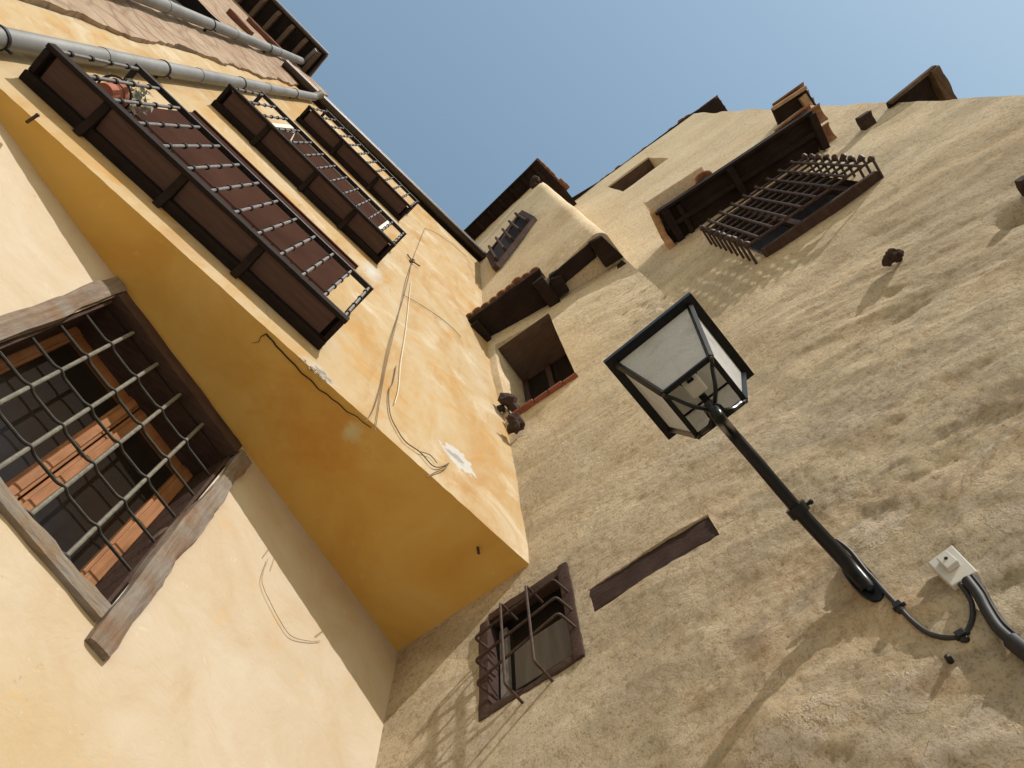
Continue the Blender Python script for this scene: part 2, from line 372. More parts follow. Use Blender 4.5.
def link(name, mb, mat, parent=None, smooth=False, bevel=0.0, label=None, loc=None):
    bm = mb.bm if isinstance(mb, MB) else mb
    bmesh.ops.recalc_face_normals(bm, faces=bm.faces[:])
    org = ORG[parent.name] if parent else V(loc or (0, 0, 0))
    bm.transform(__import__('mathutils').Matrix.Translation(-org))
    me = bpy.data.meshes.new(name); bm.to_mesh(me); bm.free()
    mats = mat if isinstance(mat, (list, tuple)) else [mat]
    for x in mats: me.materials.append(x)
    if smooth:
        for p in me.polygons: p.use_smooth = True
        me.set_sharp_from_angle(angle=R(62 if smooth == 'all' else 40))
    o = bpy.data.objects.new(name, me); col.objects.link(o)
    if parent: o.parent = parent
    else: o.location = org
    ORG[o.name] = org
    if bevel:
        b = o.modifiers.new('bevel', 'BEVEL'); b.width = bevel; b.segments = 2; b.limit_method = 'ANGLE'
    if label: o['label'] = label
    return o
def tag(o, label, cat, group=None):
    o['label'] = label; o['category'] = cat
    if group: o['group'] = group
    return o
def sheet(P, us, vs, holes=(), mats=1, dup_u=(), dup_v=()):
    """wall sheet through P(u, v); holes = (u0, u1, v0, v1, inward vector, depth, material index of the back)"""
    bm = bmesh.new()
    g = [[bm.verts.new(P(u, v)) for v in vs] for u in us]
    hf = [[] for _ in holes]
    for i in range(len(us)-1):
        for j in range(len(vs)-1):
            f = bm.faces.new((g[i][j], g[i+1][j], g[i+1][j+1], g[i][j+1]))
            cu, cv = (us[i]+us[i+1])/2 if not isinstance(us[i], tuple) else (us[i][0]+us[i+1][0])/2, (vs[j]+vs[j+1])/2 if not isinstance(vs[j], tuple) else (vs[j][0]+vs[j+1][0])/2
            for k, h in enumerate(holes):
                if h[0] < cu < h[1] and h[2] < cv < h[3]: hf[k].append(f)
    for k, h in enumerate(holes):
        if not hf[k]: continue
        r = bmesh.ops.extrude_face_region(bm, geom=hf[k])
        nv = [x for x in r['geom'] if isinstance(x, bmesh.types.BMVert)]
        bmesh.ops.translate(bm, verts=nv, vec=V(h[4])*h[5])
        for x in nv:
            for f in x.link_faces: f.material_index = h[6] if len(h) > 6 else 0
        bmesh.ops.delete(bm, geom=hf[k], context='FACES')
    bmesh.ops.remove_doubles(bm, verts=bm.verts[:], dist=2e-4)
    return bm
def lines(a, b, step, extra=()):
    n = max(1, int(round((b-a)/step))); xs = [a+(b-a)*i/n for i in range(n+1)]
    for e in extra:
        if a < e < b:
            k = min(range(len(xs)), key=lambda i: abs(xs[i]-e))
            if 0 < k < len(xs)-1: xs[k] = e
            else: xs.append(e)
    return sorted(set(xs))

# ------------------------------------------------------------------ ground
g = MB(); g.prism([(-60, -60, GZ-0.3), (60, -60, GZ-0.3), (60, 60, GZ-0.3), (-60, 60, GZ-0.3)], (0, 0, 0.3))
o = link('ground', g, M['paving']); o['kind'] = 'structure'

# ================================================================== YELLOW HOUSE
yh = thing('yellow_house', 'yellow limewashed house with a jettied upper floor and three iron balconies', 'house', (0, YA, GZ))
XJ = -2.62                               # joint with the stone neighbour
ZT = 12.6
DOORS = [(-1.72, -0.12, 4.41, 6.42), (-1.74, -0.19, 7.27, 9.63), (-1.55, -0.40, 10.19, 11.75)]
xs = lines(XJ, 1.95, 0.03, [d[0] for d in DOORS]+[d[1] for d in DOORS]); zs = lines(4.0, ZT, 0.09, [d[2] for d in DOORS]+[d[3] for d in DOORS])
def PA(x, z):
    w = 0.008*noise.noise(V((x*0.9, 3, z*0.9)))+0.003*noise.noise(V((x*4, 8, z*4)))
    e = 0.008*noise.noise(V((x*5, 1, 0)))+0.006*noise.noise(V((x*16, 5, 0)))+0.004*noise.noise(V((x*45, 5, 0)))
    return V((x, YA+w*(1 if z > 4.0 else 1), z+(e if z < 4.001 else 0)))
link('upper_wall', sheet(PA, xs, zs, [(d[0], d[1], d[2], d[3], (0, 1, 0), 0.10) for d in DOORS]), M['yellow'], yh, smooth=True)
# lower wall, set back and slightly askew under the jetty
W0, W1, WZ0, WZ1 = -0.325, 0.645, 2.415, 3.86
us = lines(-2.27, 2.6, 0.08, (W0, W1)); zs = lines(GZ, 4.03, 0.08, (WZ0, WZ1))
def PL(u, z):
    w = 0.012*noise.noise(V((u*0.8, 20, z*0.8)))+0.003*noise.noise(V((u*4, 28, z*4)))
    return Lw(u, w, z)
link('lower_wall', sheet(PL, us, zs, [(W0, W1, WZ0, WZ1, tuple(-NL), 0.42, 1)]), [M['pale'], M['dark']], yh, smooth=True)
k = MB(); p = Lw(-2.27, 0, 0)
k.prism([(XJ, YA+0.002, GZ), (p.x+0.02, YA+0.002, GZ), (p.x+0.02, YA+0.3, GZ), (XJ, YA+0.3, GZ)], (0, 0, 5.6-0.002))
link('side_pier', k, M['pale'], yh)
# jetty soffit, sagging a touch, with a broken arris near the middle
bm = bmesh.new(); cols_ = []
for i in range(161):
    x = lerp(-2.3, 2.0, i/160); row = []
    yl = (LD+0.01+x*NL.x)/(-NL.y)
    for j in range(9):
        t = j/8; y = lerp(YA, yl, t)
        e = (0.008*noise.noise(V((x*5, 1, 0)))+0.006*noise.noise(V((x*16, 5, 0)))+0.004*noise.noise(V((x*45, 5, 0)))) if j == 0 else 0.006*noise.noise(V((x*1.3, y*2, 4)))
        row.append(bm.verts.new((x, y, 4.0+e-(0.012*sstep(0.75, 1, t)))))
    cols_.append(row)
for i in range(160):
    for j in range(8): bm.faces.new((cols_[i][j], cols_[i+1][j], cols_[i+1][j+1], cols_[i][j+1]))
link('jetty_soffit', bm, M['soffit'], yh, smooth=True)
# crack along the arris
ck = MB()
pts = [at_y(262+(372-262)*i/40.0, 337+(430-337)*i/40.0) for i in range(41)]
cp = []
for i, q in enumerate(pts):
    cp.append(V((q.x, YA+0.022+0.016*noise.noise(V((i*0.3, 2, 2)))+0.03*math.sin(i/40*math.pi), 3.994)))
ck.tube(cp, 0.0042, 6, 0.0022)
ck.tube([cp[0], cp[0]+V((-0.01, 0.03, 0)), cp[0]+V((0.0, 0.06, 0.0)), cp[0]+V((-0.02, 0.09, 0.003))], 0.003, 5, 0.001)
link('plaster_crack', ck, M['dark'], yh)
bk = MB()
for i in range(30):
    t = random.random(); q = at_y(lerp(296, 328, t), lerp(361, 391, t)); r = random.uniform(0.003, 0.011)
    bk.lump(V((q.x, YA-0.001+random.uniform(-0.002, 0.01), 4.0+random.uniform(-0.01, 0.035))), r, 0.4, 30, (1.3, 0.5, 1), 2)
link('broken_plaster', bk, simple('crumbled_mortar', (0.36, 0.29, 0.2), 0.95, 0.5, 40, 0.6), yh)
for px, py, d in ((28, 119, (0.02, -0.045, 0.0)), (480, 545, (0.01, 0.02, -0.05))):
    b_ = MB(); q = at_z(px, py, 4.0) if px == 480 else at_y(px, py)
    b_.tube([q+V((0, 0.02, 0.01)), q+V(d)], 0.008, 8); b_.ball(q+V(d), 0.011, 1)
    link('rusty_bolt', b_, M['rust'], yh)
# doors behind the balconies
for i, d in enumerate(DOORS):
    f = MB(); fw = 0.055; y0 = YA+(0.03 if i == 1 else 0.055)
    cx = (d[0]+d[1])/2; cz = (d[2]+d[3])/2; hx = (d[1]-d[0])/2; hz = (d[3]-d[2])/2
    for sx in (-1, 1): f.box((cx+sx*(hx-fw/2), y0, cz), (fw/2, 0, 0), (0, 0.035, 0), (0, 0, hz-0.002))
    f.box((cx, y0, d[3]-fw/2), (hx-fw, 0, 0), (0, 0.035, 0), (0, 0, fw/2))
    fr = link('balcony_window', f, M['white'], yh, bevel=0.004)
    s_ = MB(); s_.box((cx, y0-0.004, cz-fw/2), (hx-fw-0.003, 0, 0), (0, 0.008, 0), (0, 0, hz-fw/2-0.003))
    link('roller_blind', s_, M['shutter'], fr, bevel=0.002)
# brown blind hung out in front of the lowest balcony window
b_ = MB()
for j in range(3): b_.box((-0.92, YA-0.012+0.0015*j, 4.43+0.665*j+0.3325), (0.83, 0, 0), (0, 0.008, 0), (0, 0, 0.332))
b_.box((-0.92, YA-0.016, 6.443), (0.84, 0, 0), (0, 0.016, 0), (0, 0, 0.018))
link('outer_blind', b_, M['shutter'], yh, bevel=0.002)

# balconies
def balcony(x0, x1, z, dep, hgt, nbar, ribs, nring=4):
    yf = YA-dep
    s_ = MB()
    fw = 0.05
    s_.box(((x0+x1)/2, yf+0.014, z), ((x1-x0)/2, 0, 0), (0, 0.014, 0), (0, 0, 0.035))            # front angle iron
    s_.box(((x0+x1)/2, YA-0.030, z-0.012), ((x1-x0)/2-0.003, 0, 0), (0, 0.029, 0), (0, 0, 0.045))    # wall beam
    for e in (x0+0.02, x1-0.02): s_.box((e, YA-dep/2-0.016, z-0.003), (0.016, 0, 0), (0, dep/2-0.045, 0), (0, 0, 0.034))
    slab = link('balcony', s_, M['beamdark'], yh, bevel=0.004)
    for r in ribs:                                                                              # carved bearers
        b = MB(); x = lerp(x0, x1, r)
        b.prism([(x-0.022, YA-0.002, z-0.105), (x-0.022, YA-0.002, z-0.0), (x-0.022, yf+0.03, z-0.0), (x-0.022, yf+0.03, z-0.025), (x-0.022, YA-0.08, z-0.06)], (0.044, 0, 0))
        link('bearer', b, M['beamdark'], slab, bevel=0.004)
    edges = [x0+0.04]+[lerp(x0, x1, r) for r in ribs]+[x1-0.04]
    for a, b in zip(edges[:-1], edges[1:]):
        q = MB(); q.box(((a+b)/2, YA-dep/2-0.016, z+0.002), ((b-a)/2-0.024, 0, 0), (0, dep/2-0.046, 0), (0, 0, 0.016))
        link('floor_panel', q, M['panel'], slab, bevel=0.002)
    f_ = MB(); f_.box(((x0+x1)/2, YA-dep/2, z+0.036), ((x1-x0)/2-0.01, 0, 0), (0, dep/2-0.044, 0), (0, 0, 0.011))
    link('floor_board', f_, M['beamdark'], slab)
    zt = z+hgt
    rl = MB()
    rl.box(((x0+x1)/2, yf+0.02, zt), ((x1-x0)/2, 0, 0), (0, 0.02, 0), (0, 0, 0.012))
    for e in (x0+0.018, x1-0.018): rl.box((e, (yf+YA)/2+0.02, zt), (0.018, 0, 0), (0, dep/2-0.02, 0), (0, 0, 0.012))
    link('handrail', rl, M['iron'], slab, bevel=0.003)
    proto = None
    spots = [(lerp(x0+0.03, x1-0.03, i/(nbar-1)), yf+0.02) for i in range(nbar)]
    spots += [(x0+0.02, yf+0.02+dep*0.55), (x1-0.02, yf+0.02+dep*0.55)]
    for i, (x, y) in enumerate(spots):
        if proto is None:
            b = MB(); b.tube([(x, y, z+0.03), (x, y, zt-0.01)], 0.0095, 8)
            proto = link('baluster', b, [M['bar'], M['ring']], slab, smooth=True)
            b = MB()
            for k in range(nring):
                zz = z+hgt*(0.16+0.68*k/(nring-1))
                b.tube([(x, y, zz-0.011), (x, y, zz-0.008), (x, y, zz+0.008), (x, y, zz+0.011)], 0.0165, 10)
            # collars belong to the bar: joined into the same mesh
            b.bm.transform(__import__('mathutils').Matrix.Translation(-ORG[slab.name]))
            tmp = bpy.data.meshes.new('collar'); bmesh.ops.recalc_face_normals(b.bm, faces=b.bm.faces[:])
            for fc in b.bm.faces: fc.material_index = 1
            b.bm.to_mesh(tmp); b.bm.free()
            j = bmesh.new(); j.from_mesh(proto.data); j.from_mesh(tmp); j.to_mesh(proto.data); j.free(); bpy.data.meshes.remove(tmp)
            base = (x, y)
        else:
            c = proto.copy(); col.objects.link(c); c.parent = slab; c.location = (x-base[0], y-base[1], 0)
    return slab
balcony(-1.885, 0.11, 4.345, 0.235, 1.00, 13, (0.19, 0.44, 0.70))
balcony(-1.90, 0.02, 7.23, 0.24, 0.98, 13, (0.24, 0.52, 0.76))
balcony(-1.85, -0.15, 10.14, 0.24, 1.04, 12, (0.33, 0.68))

# lower window: hewn oak frame, crimped grille, pine casements
wf = MB(); wf.rough(Lw(W0-0.044, 0.026, 2.32), Lw(W0-0.044, 0.026, 3.955), 0.092, 0.11, NL, 0.010)
win = link('window', wf, M['jamb'], yh, smooth='all')
wf = MB(); wf.rough(Lw(W1+0.045, 0.024, 2.255), Lw(W1+0.040, 0.026, 3.91), 0.094, 0.11, NL, 0.017, 34, 4.0)
link('oak_jamb', wf, M['jamb'], win, smooth='all')
wf = MB(); wf.rough(Lw(W0-0.30, 0.024, WZ0-0.032), Lw(W1-0.01, 0.026, WZ0-0.035), 0.115, 0.075, UP, 0.010)
link('oak_sill', wf, M['sill'], win, smooth='all')
wf = MB(); wf.rough(Lw(W0+0.0, 0.02, WZ1+0.040), Lw(W1-0.008, 0.02, WZ1+0.040), 0.085, 0.105, UP, 0.004)
link('oak_lintel', wf, M['lintel'], win, smooth='all')
gd = 0.035
wf = MB(); wf.prism([Lw(W0+0.002, 0.065, WZ1-0.004), Lw(W1-0.002, 0.065, WZ1-0.004), Lw(W1-0.002, 0.40, WZ1-0.004), Lw(W0+0.002, 0.40, WZ1-0.004)], (0, 0, -0.012)); link('reveal_board', wf, M['lintel'], win)
for u_ in (W0+0.004, W1-0.018):
    wf = MB(); wf.prism([Lw(u_, 0.018, WZ0+0.03), Lw(u_+0.014, 0.018, WZ0+0.03), Lw(u_+0.014, 0.40, WZ0+0.03), Lw(u_, 0.40, WZ0+0.03)], (0, 0, WZ1-WZ0-0.05)); link('reveal_board', wf, M['lintel'], win)
def crimp(p, q, out, hits, amp=0.011):
    n = 90; pts = []
    for i in range(n+1):
        t = i/n; c = p.lerp(q, t); w = 0
        for kk, h in enumerate(hits):
            w += math.exp(-((t-h)/0.020)**2)
        pts.append(c+out*amp*w)
    return pts
gu = [uz(110, 345, gd)[0], uz(135, 379, gd)[0], uz(159, 412, gd)[0], uz(183, 443, gd)[0]]
gh = [uz(110, 345, gd)[1], uz(86, 358, gd)[1], uz(58, 372, gd)[1], uz(30.5, 389, gd)[1], uz(27.5, 457, gd)[1]]
du = (gu[3]-gu[0])/3; u0 = gu[0]; GU = [u0+du*i for i in range(4)]
GU = [GU[0]-0.001, GU[1], GU[2], GU[3]]
dz = (gh[0]-gh[3])/3; GH = [gh[0]-dz*i for i in range(6) if gh[0]-dz*i > WZ0+0.05]
gr = MB()
for u in GU:
    gb = MB(); gb.tube([Lw(u, gd, WZ0-0.03), Lw(u, gd, WZ1+0.03)], 0.0095, 8); link('grille_bar', gb, M['barlit'], win, smooth=True)  # uprights painted paler than the crossbars, as if sunlit
for z in GH:
    gr.tube(crimp(Lw(W0-0.03, gd+0.004, z), Lw(W1+0.03, gd+0.004, z), NL, [(u-W0+0.03)/(W1-W0+0.06) for u in GU], 0.013), 0.0072, 8)
link('grille_crossbars', gr, M['grille'], win, smooth=True)
cs = MB(); cd = 0.27
us_c = (W0+W1)/2+0.03
for (a, b, t) in ((W0+0.005, W0+0.075, 0.02), (us_c-0.075, us_c-0.004, 0.022), (us_c+0.004, us_c+0.075, 0.022), (W1-0.095, W1-0.005, 0.02)):
    cs.box(Lw((a+b)/2, cd, (WZ0+WZ1)/2), DL*((b-a)/2), NL*t, UP*((WZ1-WZ0)/2-0.004))
    cs.box(Lw((a+b)/2, cd-t-0.006, (WZ0+WZ1)/2), DL*((b-a)/2-0.016), NL*0.0075, UP*((WZ1-WZ0)/2-0.03))
for zc in (WZ0+0.06, WZ1-0.05):
    for a, b in ((W0+0.075, us_c-0.075), (us_c+0.075, W1-0.095)):
        cs.box(Lw((a+b)/2, cd+0.003, zc), DL*((b-a)/2+0.002), NL*0.018, UP*0.05)
for a, b in ((W0+0.075, us_c-0.075), (us_c+0.075, W1-0.095)):
    pass
link('casement', cs, M['joinery'], win, bevel=0.004)
pn = MB()
for a, b in ((W0+0.07, us_c-0.07), (us_c+0.07, W1-0.09)): pn.box(Lw((a+b)/2, cd+0.014, (WZ0+WZ1)/2), DL*((b-a)/2), NL*0.003, UP*((WZ1-WZ0)/2-0.02))
link('pane', pn, M['glass'], win)

# eave board, gutter and roof
GO = 0.115; GA = at_y(284, 63, YA-GO); GB_ = at_y(488, 260.5, YA-GO)
ev = MB(); a0 = V((XJ-0.10, YA+0.35, GA.z+0.05)); a1 = V((1.62, YA+0.35, GB_.z+0.09))
ev.prism([V((XJ-0.1, YA-0.07, GA.z+0.045)), V((1.30, YA-0.07, GB_.z+0.045)), V((1.30, YA+0.3, GB_.z+0.045)), V((XJ-0.1, YA+0.3, GA.z+0.045))], (0, 0, 0.03))
link('eave_board', ev, M['beamdark'], yh)
uw = MB(); uw.prism([V((XJ, YA+0.004, ZT-0.9)), V((1.8, YA+0.004, ZT-0.9)), V((1.8, YA+0.004, GB_.z+0.03)), V((XJ, YA+0.004, GA.z+0.03))], (0, 0.15, 0))
link('wall_head', uw, M['yellow'], yh)
gt = MB()
n = 10; d = (GB_-GA).normalized()
prof_ = [(math.cos(math.pi+math.pi*k/n)*0.062, math.sin(math.pi+math.pi*k/n)*0.062) for k in range(n+1)]
prof_ = prof_+[(0.052*math.cos(2*math.pi-math.pi*k/n), 0.052*math.sin(2*math.pi-math.pi*k/n)) for k in range(n+1)]
gt.prism([GA+V((0, x, z+0.03)) for x, z in prof_], GB_-GA)
gu_ = link('gutter', gt, M['gutter'], yh, smooth=True)
gt = MB(); gt.tube([GA+V((0, -0.064, 0.032)), GB_+V((0, -0.064, 0.032))], 0.006, 8)
link('gutter_rim', gt, M['trim'], gu_, smooth=True)
for i in range(6):
    b = MB(); c = GA.lerp(GB_, (i+0.6)/6.2)
    b.prism([c+V((0, x*1.07, z*1.07+0.03)) for x, z in prof_[:n+1]]+[c+V((0, x*1.0, z*1.0+0.03)) for x, z in prof_[:n+1]][::-1], d*0.03)
    link('gutter_bracket', b, M['gutter'], gu_)
rf = MB(); rf.prism([V((XJ-0.1, YA-0.06, GA.z+0.085)), V((1.28, YA-0.06, GB_.z+0.085)), V((1.28, YA+4.5, GB_.z+1.6)), V((XJ-0.1, YA+4.5, GA.z+1.6))], (0, 0, 0.09))
link('roof', rf, M['terra'], yh)
# downpipe of the yellow house
def pipe(name, a, b, r, parent, joints, clips, elbow=None):
    m = MB(); m.tube([a, b], r, 20)
    dr = (b-a).normalized()
    for t in joints: c = a.lerp(b, t); m.tube([c-dr*0.05, c-dr*0.045, c+dr*0.045, c+dr*0.05], r*1.07, 20)
    if elbow: m.tube(elbow, r*0.98, 16)
    p_ = link(name, m, M['pipe'], parent, smooth=True)
    for t in clips:
        c = a.lerp(b, t); k = MB(); k.tube([c-dr*0.012, c+dr*0.012], r*1.12, 20)
        k.beam(c+V((0, r, 0)), c+V((0, r+0.05, 0)), 0.03, 0.02); k.tube([c+V((r*1.1, 0.01, 0)), c+V((r*1.1+0.03, 0.01, 0))], 0.01, 8)
        link('pipe_clip', k, M['iron'], p_, smooth=True)
    return p_
yp = YA-0.085
a = at_y(0, 38, yp); b = at_y(314, 97, yp)
dr = (b-a).normalized()
pipe('downpipe', a-dr*((a.z-GZ)/dr.z), b, 0.058, yh, (0.30, 0.5, 0.63, 0.8), (0.415, 0.57, 0.72, 0.9), [b-dr*0.02, b+dr*0.02+V((0, -0.02, 0)), b+dr*0.06+V((0.02, -0.06, 0)), b+dr*0.12+V((0.03, -0.10, 0))])

# ================================================================== STONE HOUSE (left neighbour)
sh = thing('stone_house', 'bare rubble stone house with deep rafter eaves next to the yellow facade', 'house', (-5.0, YA, GZ))
def edge_x(z): return XJ+0.10*noise.noise(V((z*0.8, 7, 1)))+0.05*noise.noise(V((z*3, 2, 6)))+0.03*noise.noise(V((z*9, 4, 4)))+0.02
def PS(x, z):
    t = (x+7.5)/(XJ+7.5); xx = lerp(-7.5, edge_x(z), t)
    w = 0.03*noise.noise(V((xx*1.2, 40, z*1.2)))+0.016*noise.noise(V((xx*5, 42, z*5)))
    return V((xx, YA-0.035-w, z))
SZ = 14.85
xs = lines(-7.5, XJ, 0.07, (-4.35, -3.5)); zs = lines(GZ, SZ, 0.08, (9.1, 11.4))
bm = sheet(PS, xs, zs, [(-4.35, -3.5, 9.1, 11.4, (0, 1, 0), 0.18, 1)])
eb = [v for v in bm.verts if abs(v.co.x-edge_x(v.co.z)) < 1e-5]
es_ = [e for e in bm.edges if e.verts[0] in eb and e.verts[1] in eb]
r = bmesh.ops.extrude_edge_only(bm, edges=es_)
bmesh.ops.translate(bm, verts=[x for x in r['geom'] if isinstance(x, bmesh.types.BMVert)], vec=(-0.005, 0.07, 0))
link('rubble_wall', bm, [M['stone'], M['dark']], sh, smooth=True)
# side above the yellow roof
k = MB(); k.prism([(XJ-0.03, YA-0.02, 11.9), (XJ-0.03, YA+4, 11.9), (XJ-0.03, YA+4, SZ), (XJ-0.03, YA-0.02, SZ)], (-0.2, 0, 0)); link('gable_wall', k, M['stone'], sh)
for (p0, p1, w) in (((226, 11), (253, 36), 0.11), ((244, 18), (283, 54), 0.08)):
    b = MB(); q0 = at_y(*p0, YA-0.05); q1 = at_y(*p1, YA-0.05); zc = (q0.z+q1.z)/2
    b.rough((q0.x, YA-0.05, zc), (q1.x, YA-0.05, zc), 0.12, w, UP, 0.012, 14)
    link('wood_lintel', b, simple('red_brown_lintel', (0.16, 0.065, 0.04), 0.85, 0.3, 12, 0.4), sh, smooth='all')
c0 = at_z(309, 79, SZ); c1 = at_z(328, 53, SZ); c2 = at_z(262, -8, SZ)
yo = (c1.y+c2.y)/2; xr = -2.35
xr = c1.x
ey = MB(); ey.prism([(-7.5, yo, SZ+0.10), (xr, yo, SZ+0.10), (xr, YA+3, SZ+0.9), (-7.5, YA+3, SZ+0.9)], (0, 0, 0.06)); link('roof', ey, M['terra'], sh)
eb_ = MB(); eb_.prism([(-7.5, yo+0.02, SZ+0.05), (xr-0.02, yo+0.02, SZ+0.05), (xr-0.02, YA+0.2, SZ+0.05), (-7.5, YA+0.2, SZ+0.05)], (0, 0, 0.03)); ef = link('eave', eb_, M['beamdark'], sh)
for i in range(14):
    x = xr-0.10-0.30*i
    b = MB(); b.prism([(x-0.035, yo+0.05, SZ+0.048), (x-0.035, YA, SZ+0.048), (x-0.035, YA, SZ-0.09), (x-0.035, yo+0.12, SZ-0.07), (x-0.035, yo+0.05, SZ-0.01)], (0.07, 0, 0))
    link('rafter', b, timber('weathered_rafter', (0.13, 0.09, 0.07), (0.16, 0.11, 0.08), V((0, 1, 0))) if i == 0 else bpy.data.materials['weathered_rafter'], ef, bevel=0.004)
b = MB(); b.box(((xr-7.5)/2, yo, SZ+0.06), ((xr+7.5)/2, 0, 0), (0, 0.02, 0), (0, 0, 0.05)); link('fascia', b, M['gutter'], ef)
b = MB(); b.tube([(-7.5, yo-0.03, SZ+0.10), (xr, yo-0.03, SZ+0.10)], 0.012, 8); link('eave_trim', b, M['trim'], ef, smooth=True)
b = MB(); b.box((xr-0.012, (yo+YA)/2+0.1, SZ+0.05), (0.012, 0, 0), (0, (YA-yo)/2+0.1, 0), (0, 0, 0.06)); link('barge_board', b, M['beamdark'], ef)
yp = YA-0.035-0.10
a = at_y(153, 1, yp); b = at_y(301, 61, yp); dr = (b-a).normalized()
tp = at_z(317, 50, SZ-0.02)
pipe('downpipe', a-dr*((a.z-GZ)/dr.z), b, 0.062, sh, (0.62, 0.76, 0.9), (0.555, 0.7, 0.86), None)
m = MB(); m.tube([b+dr*0.25, tp], 0.05, 14); link('swan_neck', m, M['pipe'], sh, smooth=True)

# ================================================================== OCHRE HOUSE
oh = thing('ochre_house', 'tall weathered ochre house with a projecting tower bay, rough render and wooden hoods', 'house', (CB.x, CB.y, GZ))
SE = 1.66; ZS = 8.5; ZR = 17.35
PROF = [(-2, 0), (4.2, 0), (4.7, .04), (5.3, .065), (5.8, .10), (6.3, .17), (6.6, .22), (7.05, .28), (8.5, .37), (20, .37)]
def prof(z):
    for (a, x), (b, y) in zip(PROF[:-1], PROF[1:]):
        if a <= z <= b: return lerp(x, y, (z-a)/(b-a))
    return 0
def o_base(s, z, up, right):
    if right: return 0.0
    if up:
        o = 0.40+0.13*min(max(s, -1), 2)+0.030*(z-ZS)
        rr = 0.16
        if s > SE-rr: o -= rr-math.sqrt(max(0, rr*rr-(s-SE+rr)**2))
        return o
    return prof(z)*(1-0.5*min(1, max(0, s/1.6)))*(1-sstep(SE-0.45, SE, s)*(1-sstep(5.4, 6.3, z)))
NICHE = (0.03, 0.68, 6.12, 8.05)
SLOT = (0.325, 1.01, 3.212, 3.412)
BW = (-0.29, 0.19, 2.98, 3.74)
GW = (2.46, 3.45, 6.31, 8.14)
UWN = (2.60, 3.55, 14.05, 15.95)
DENTS = [(*sz(1014, 214), 0.10, 0.13, 0.10), (*sz(890, 292), 0.09, 0.06, 0.02), (*sz(905, 312), 0.14, 0.04, 0.016), (*sz(850, 350), 0.10, 0.05, 0.018), (*sz(930, 470), 0.16, 0.03, 0.015), (*sz(870, 520), 0.15, 0.05, 0.015), (*sz(640, 500), 0.05, 0.04, 0.012), (*sz(1000, 590), 0.1, 0.07, 0.02), (*sz(690, 470), 0.05, 0.04, 0.01), (*sz(842, 595), 0.08, 0.06, 0.02)]
def P_ochre(su, zv):
    s, right = su; z, up = zv
    o = o_base(s, z, up and s <= SE, right)
    sc = 4.26+0.044*z
    if s > 3.9: s = 3.9+(s-3.9)*(sc-3.9)/0.6
    q = V((s, 0, z))
    o += 0.030*noise.noise(q*0.8)+0.010*noise.noise(q*2.1+V((5, 0, 0)))
    f = 1.0 if z < 9 else 0.35
    low = sstep(5.2, 2.8, z)*sstep(0.0, 1.2, s)
    nn = noise.noise(V((s*6, 3, z*5)))
    t1 = noise.noise(V((s*15, 8, z*17))); t2 = noise.noise(V((s*31, 8, z*34)))
    o += f*(0.0036*nn+0.0016*(0.5-abs(t1)*1.6)+0.0024*t2)
    for ds, dz, rs, rz, dp in DENTS:
        e = ((s-ds)/rs)**2+((z-dz)/rz)**2
        if e < 4: o -= dp*math.exp(-e*1.5)*(1+0.5*t1)
    rg = noise.noise(V((s*2.4+3, 1, z*3.1+z*s*0.02)))
    o += low*(0.010*(abs(rg)*1.6-0.4)+0.016*(noise.ridged_multi_fractal(V((s*2.2, 11, z*3.0)), 0.9, 2.15, 5, 1.0, 2.0)-1.0)*0.8+0.003*(0.4-abs(noise.noise(V((s*16, 14, z*21)))))+0.0035*noise.noise(V((s*41, 14, z*47))))
    # exposed ashlar quoin on the bay's edge
    m = sstep(0.95, 1.45, s+0.1*noise.noise(V((1, 1, z*2.5))))*sstep(5.2, 6.3, z)*(0 if right else 1)*(1 if z < 7.85 and not up else 0)
    if m:
        lay = abs(noise.noise(V((s*0.9, 30, z*5.5+s*0.5))))
        o += m*(0.010+0.016*sstep(0.0, 0.06, lay)-0.008+0.005*noise.noise(V((s*5, 2, z*22)))+0.006*noise.noise(V((s*2, 2, z*9))))
    # eroded band at the right, and the pocket under the far beam end
    er = sstep(1.7, 2.3, s)*sstep(6.5, 5.0, z)*sstep(3.0, 4.0, z)
    if er: o += er*0.012*(noise.ridged_multi_fractal(V((s*1.5, 60, z*3.4+s)), 0.9, 2.15, 5, 1.0, 2.0)-1.0)
    return B(s, o, z)
ss = lines(-1.7, -0.9, 0.1)+lines(-0.9, SE, 0.017, (NICHE[0], NICHE[1], SLOT[0], SLOT[1], BW[0], BW[1]))[1:]
ss = [(x, False) for x in ss]+[(x, True) for x in [SE]+lines(SE, 3.0, 0.02, (GW[0], UWN[0]))[1:]+lines(3.0, 4.5, 0.05, (GW[1], UWN[1]))[1:]]
zz = lines(GZ, 0.6, 0.22)+lines(0.6, 5.0, 0.0165, (SLOT[2], SLOT[3], BW[2], BW[3]))[1:]+lines(5.0, ZS, 0.026, (NICHE[2], NICHE[3], GW[2], GW[3]))[1:]
zz = [(z, False) for z in zz]+[(z, True) for z in [ZS]+lines(ZS, ZR, 0.075, (UWN[2], UWN[3]))[1:]]
bm = sheet(P_ochre, ss, zz, [(*NICHE, tuple(-NB), 0.56), (*SLOT, tuple(-NB), 0.03), (*BW, tuple(-NB), 0.22, 1), (*GW, tuple(-NB), 0.25, 1), (*UWN, tuple(-NB), 0.42)])
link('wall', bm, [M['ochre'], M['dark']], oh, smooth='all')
side = MB(); q = [B(4.26+0.044*z, -0.02+0.03*noise.noise(V((4.5, 0, z))*0.8), z) for z in (GZ, 4, 8, 12, ZR)]
for a, b in zip(q[:-1], q[1:]): side.face([a, b, b-NB*4, a-NB*4])
link('side_wall', side, M['ochre'], oh)
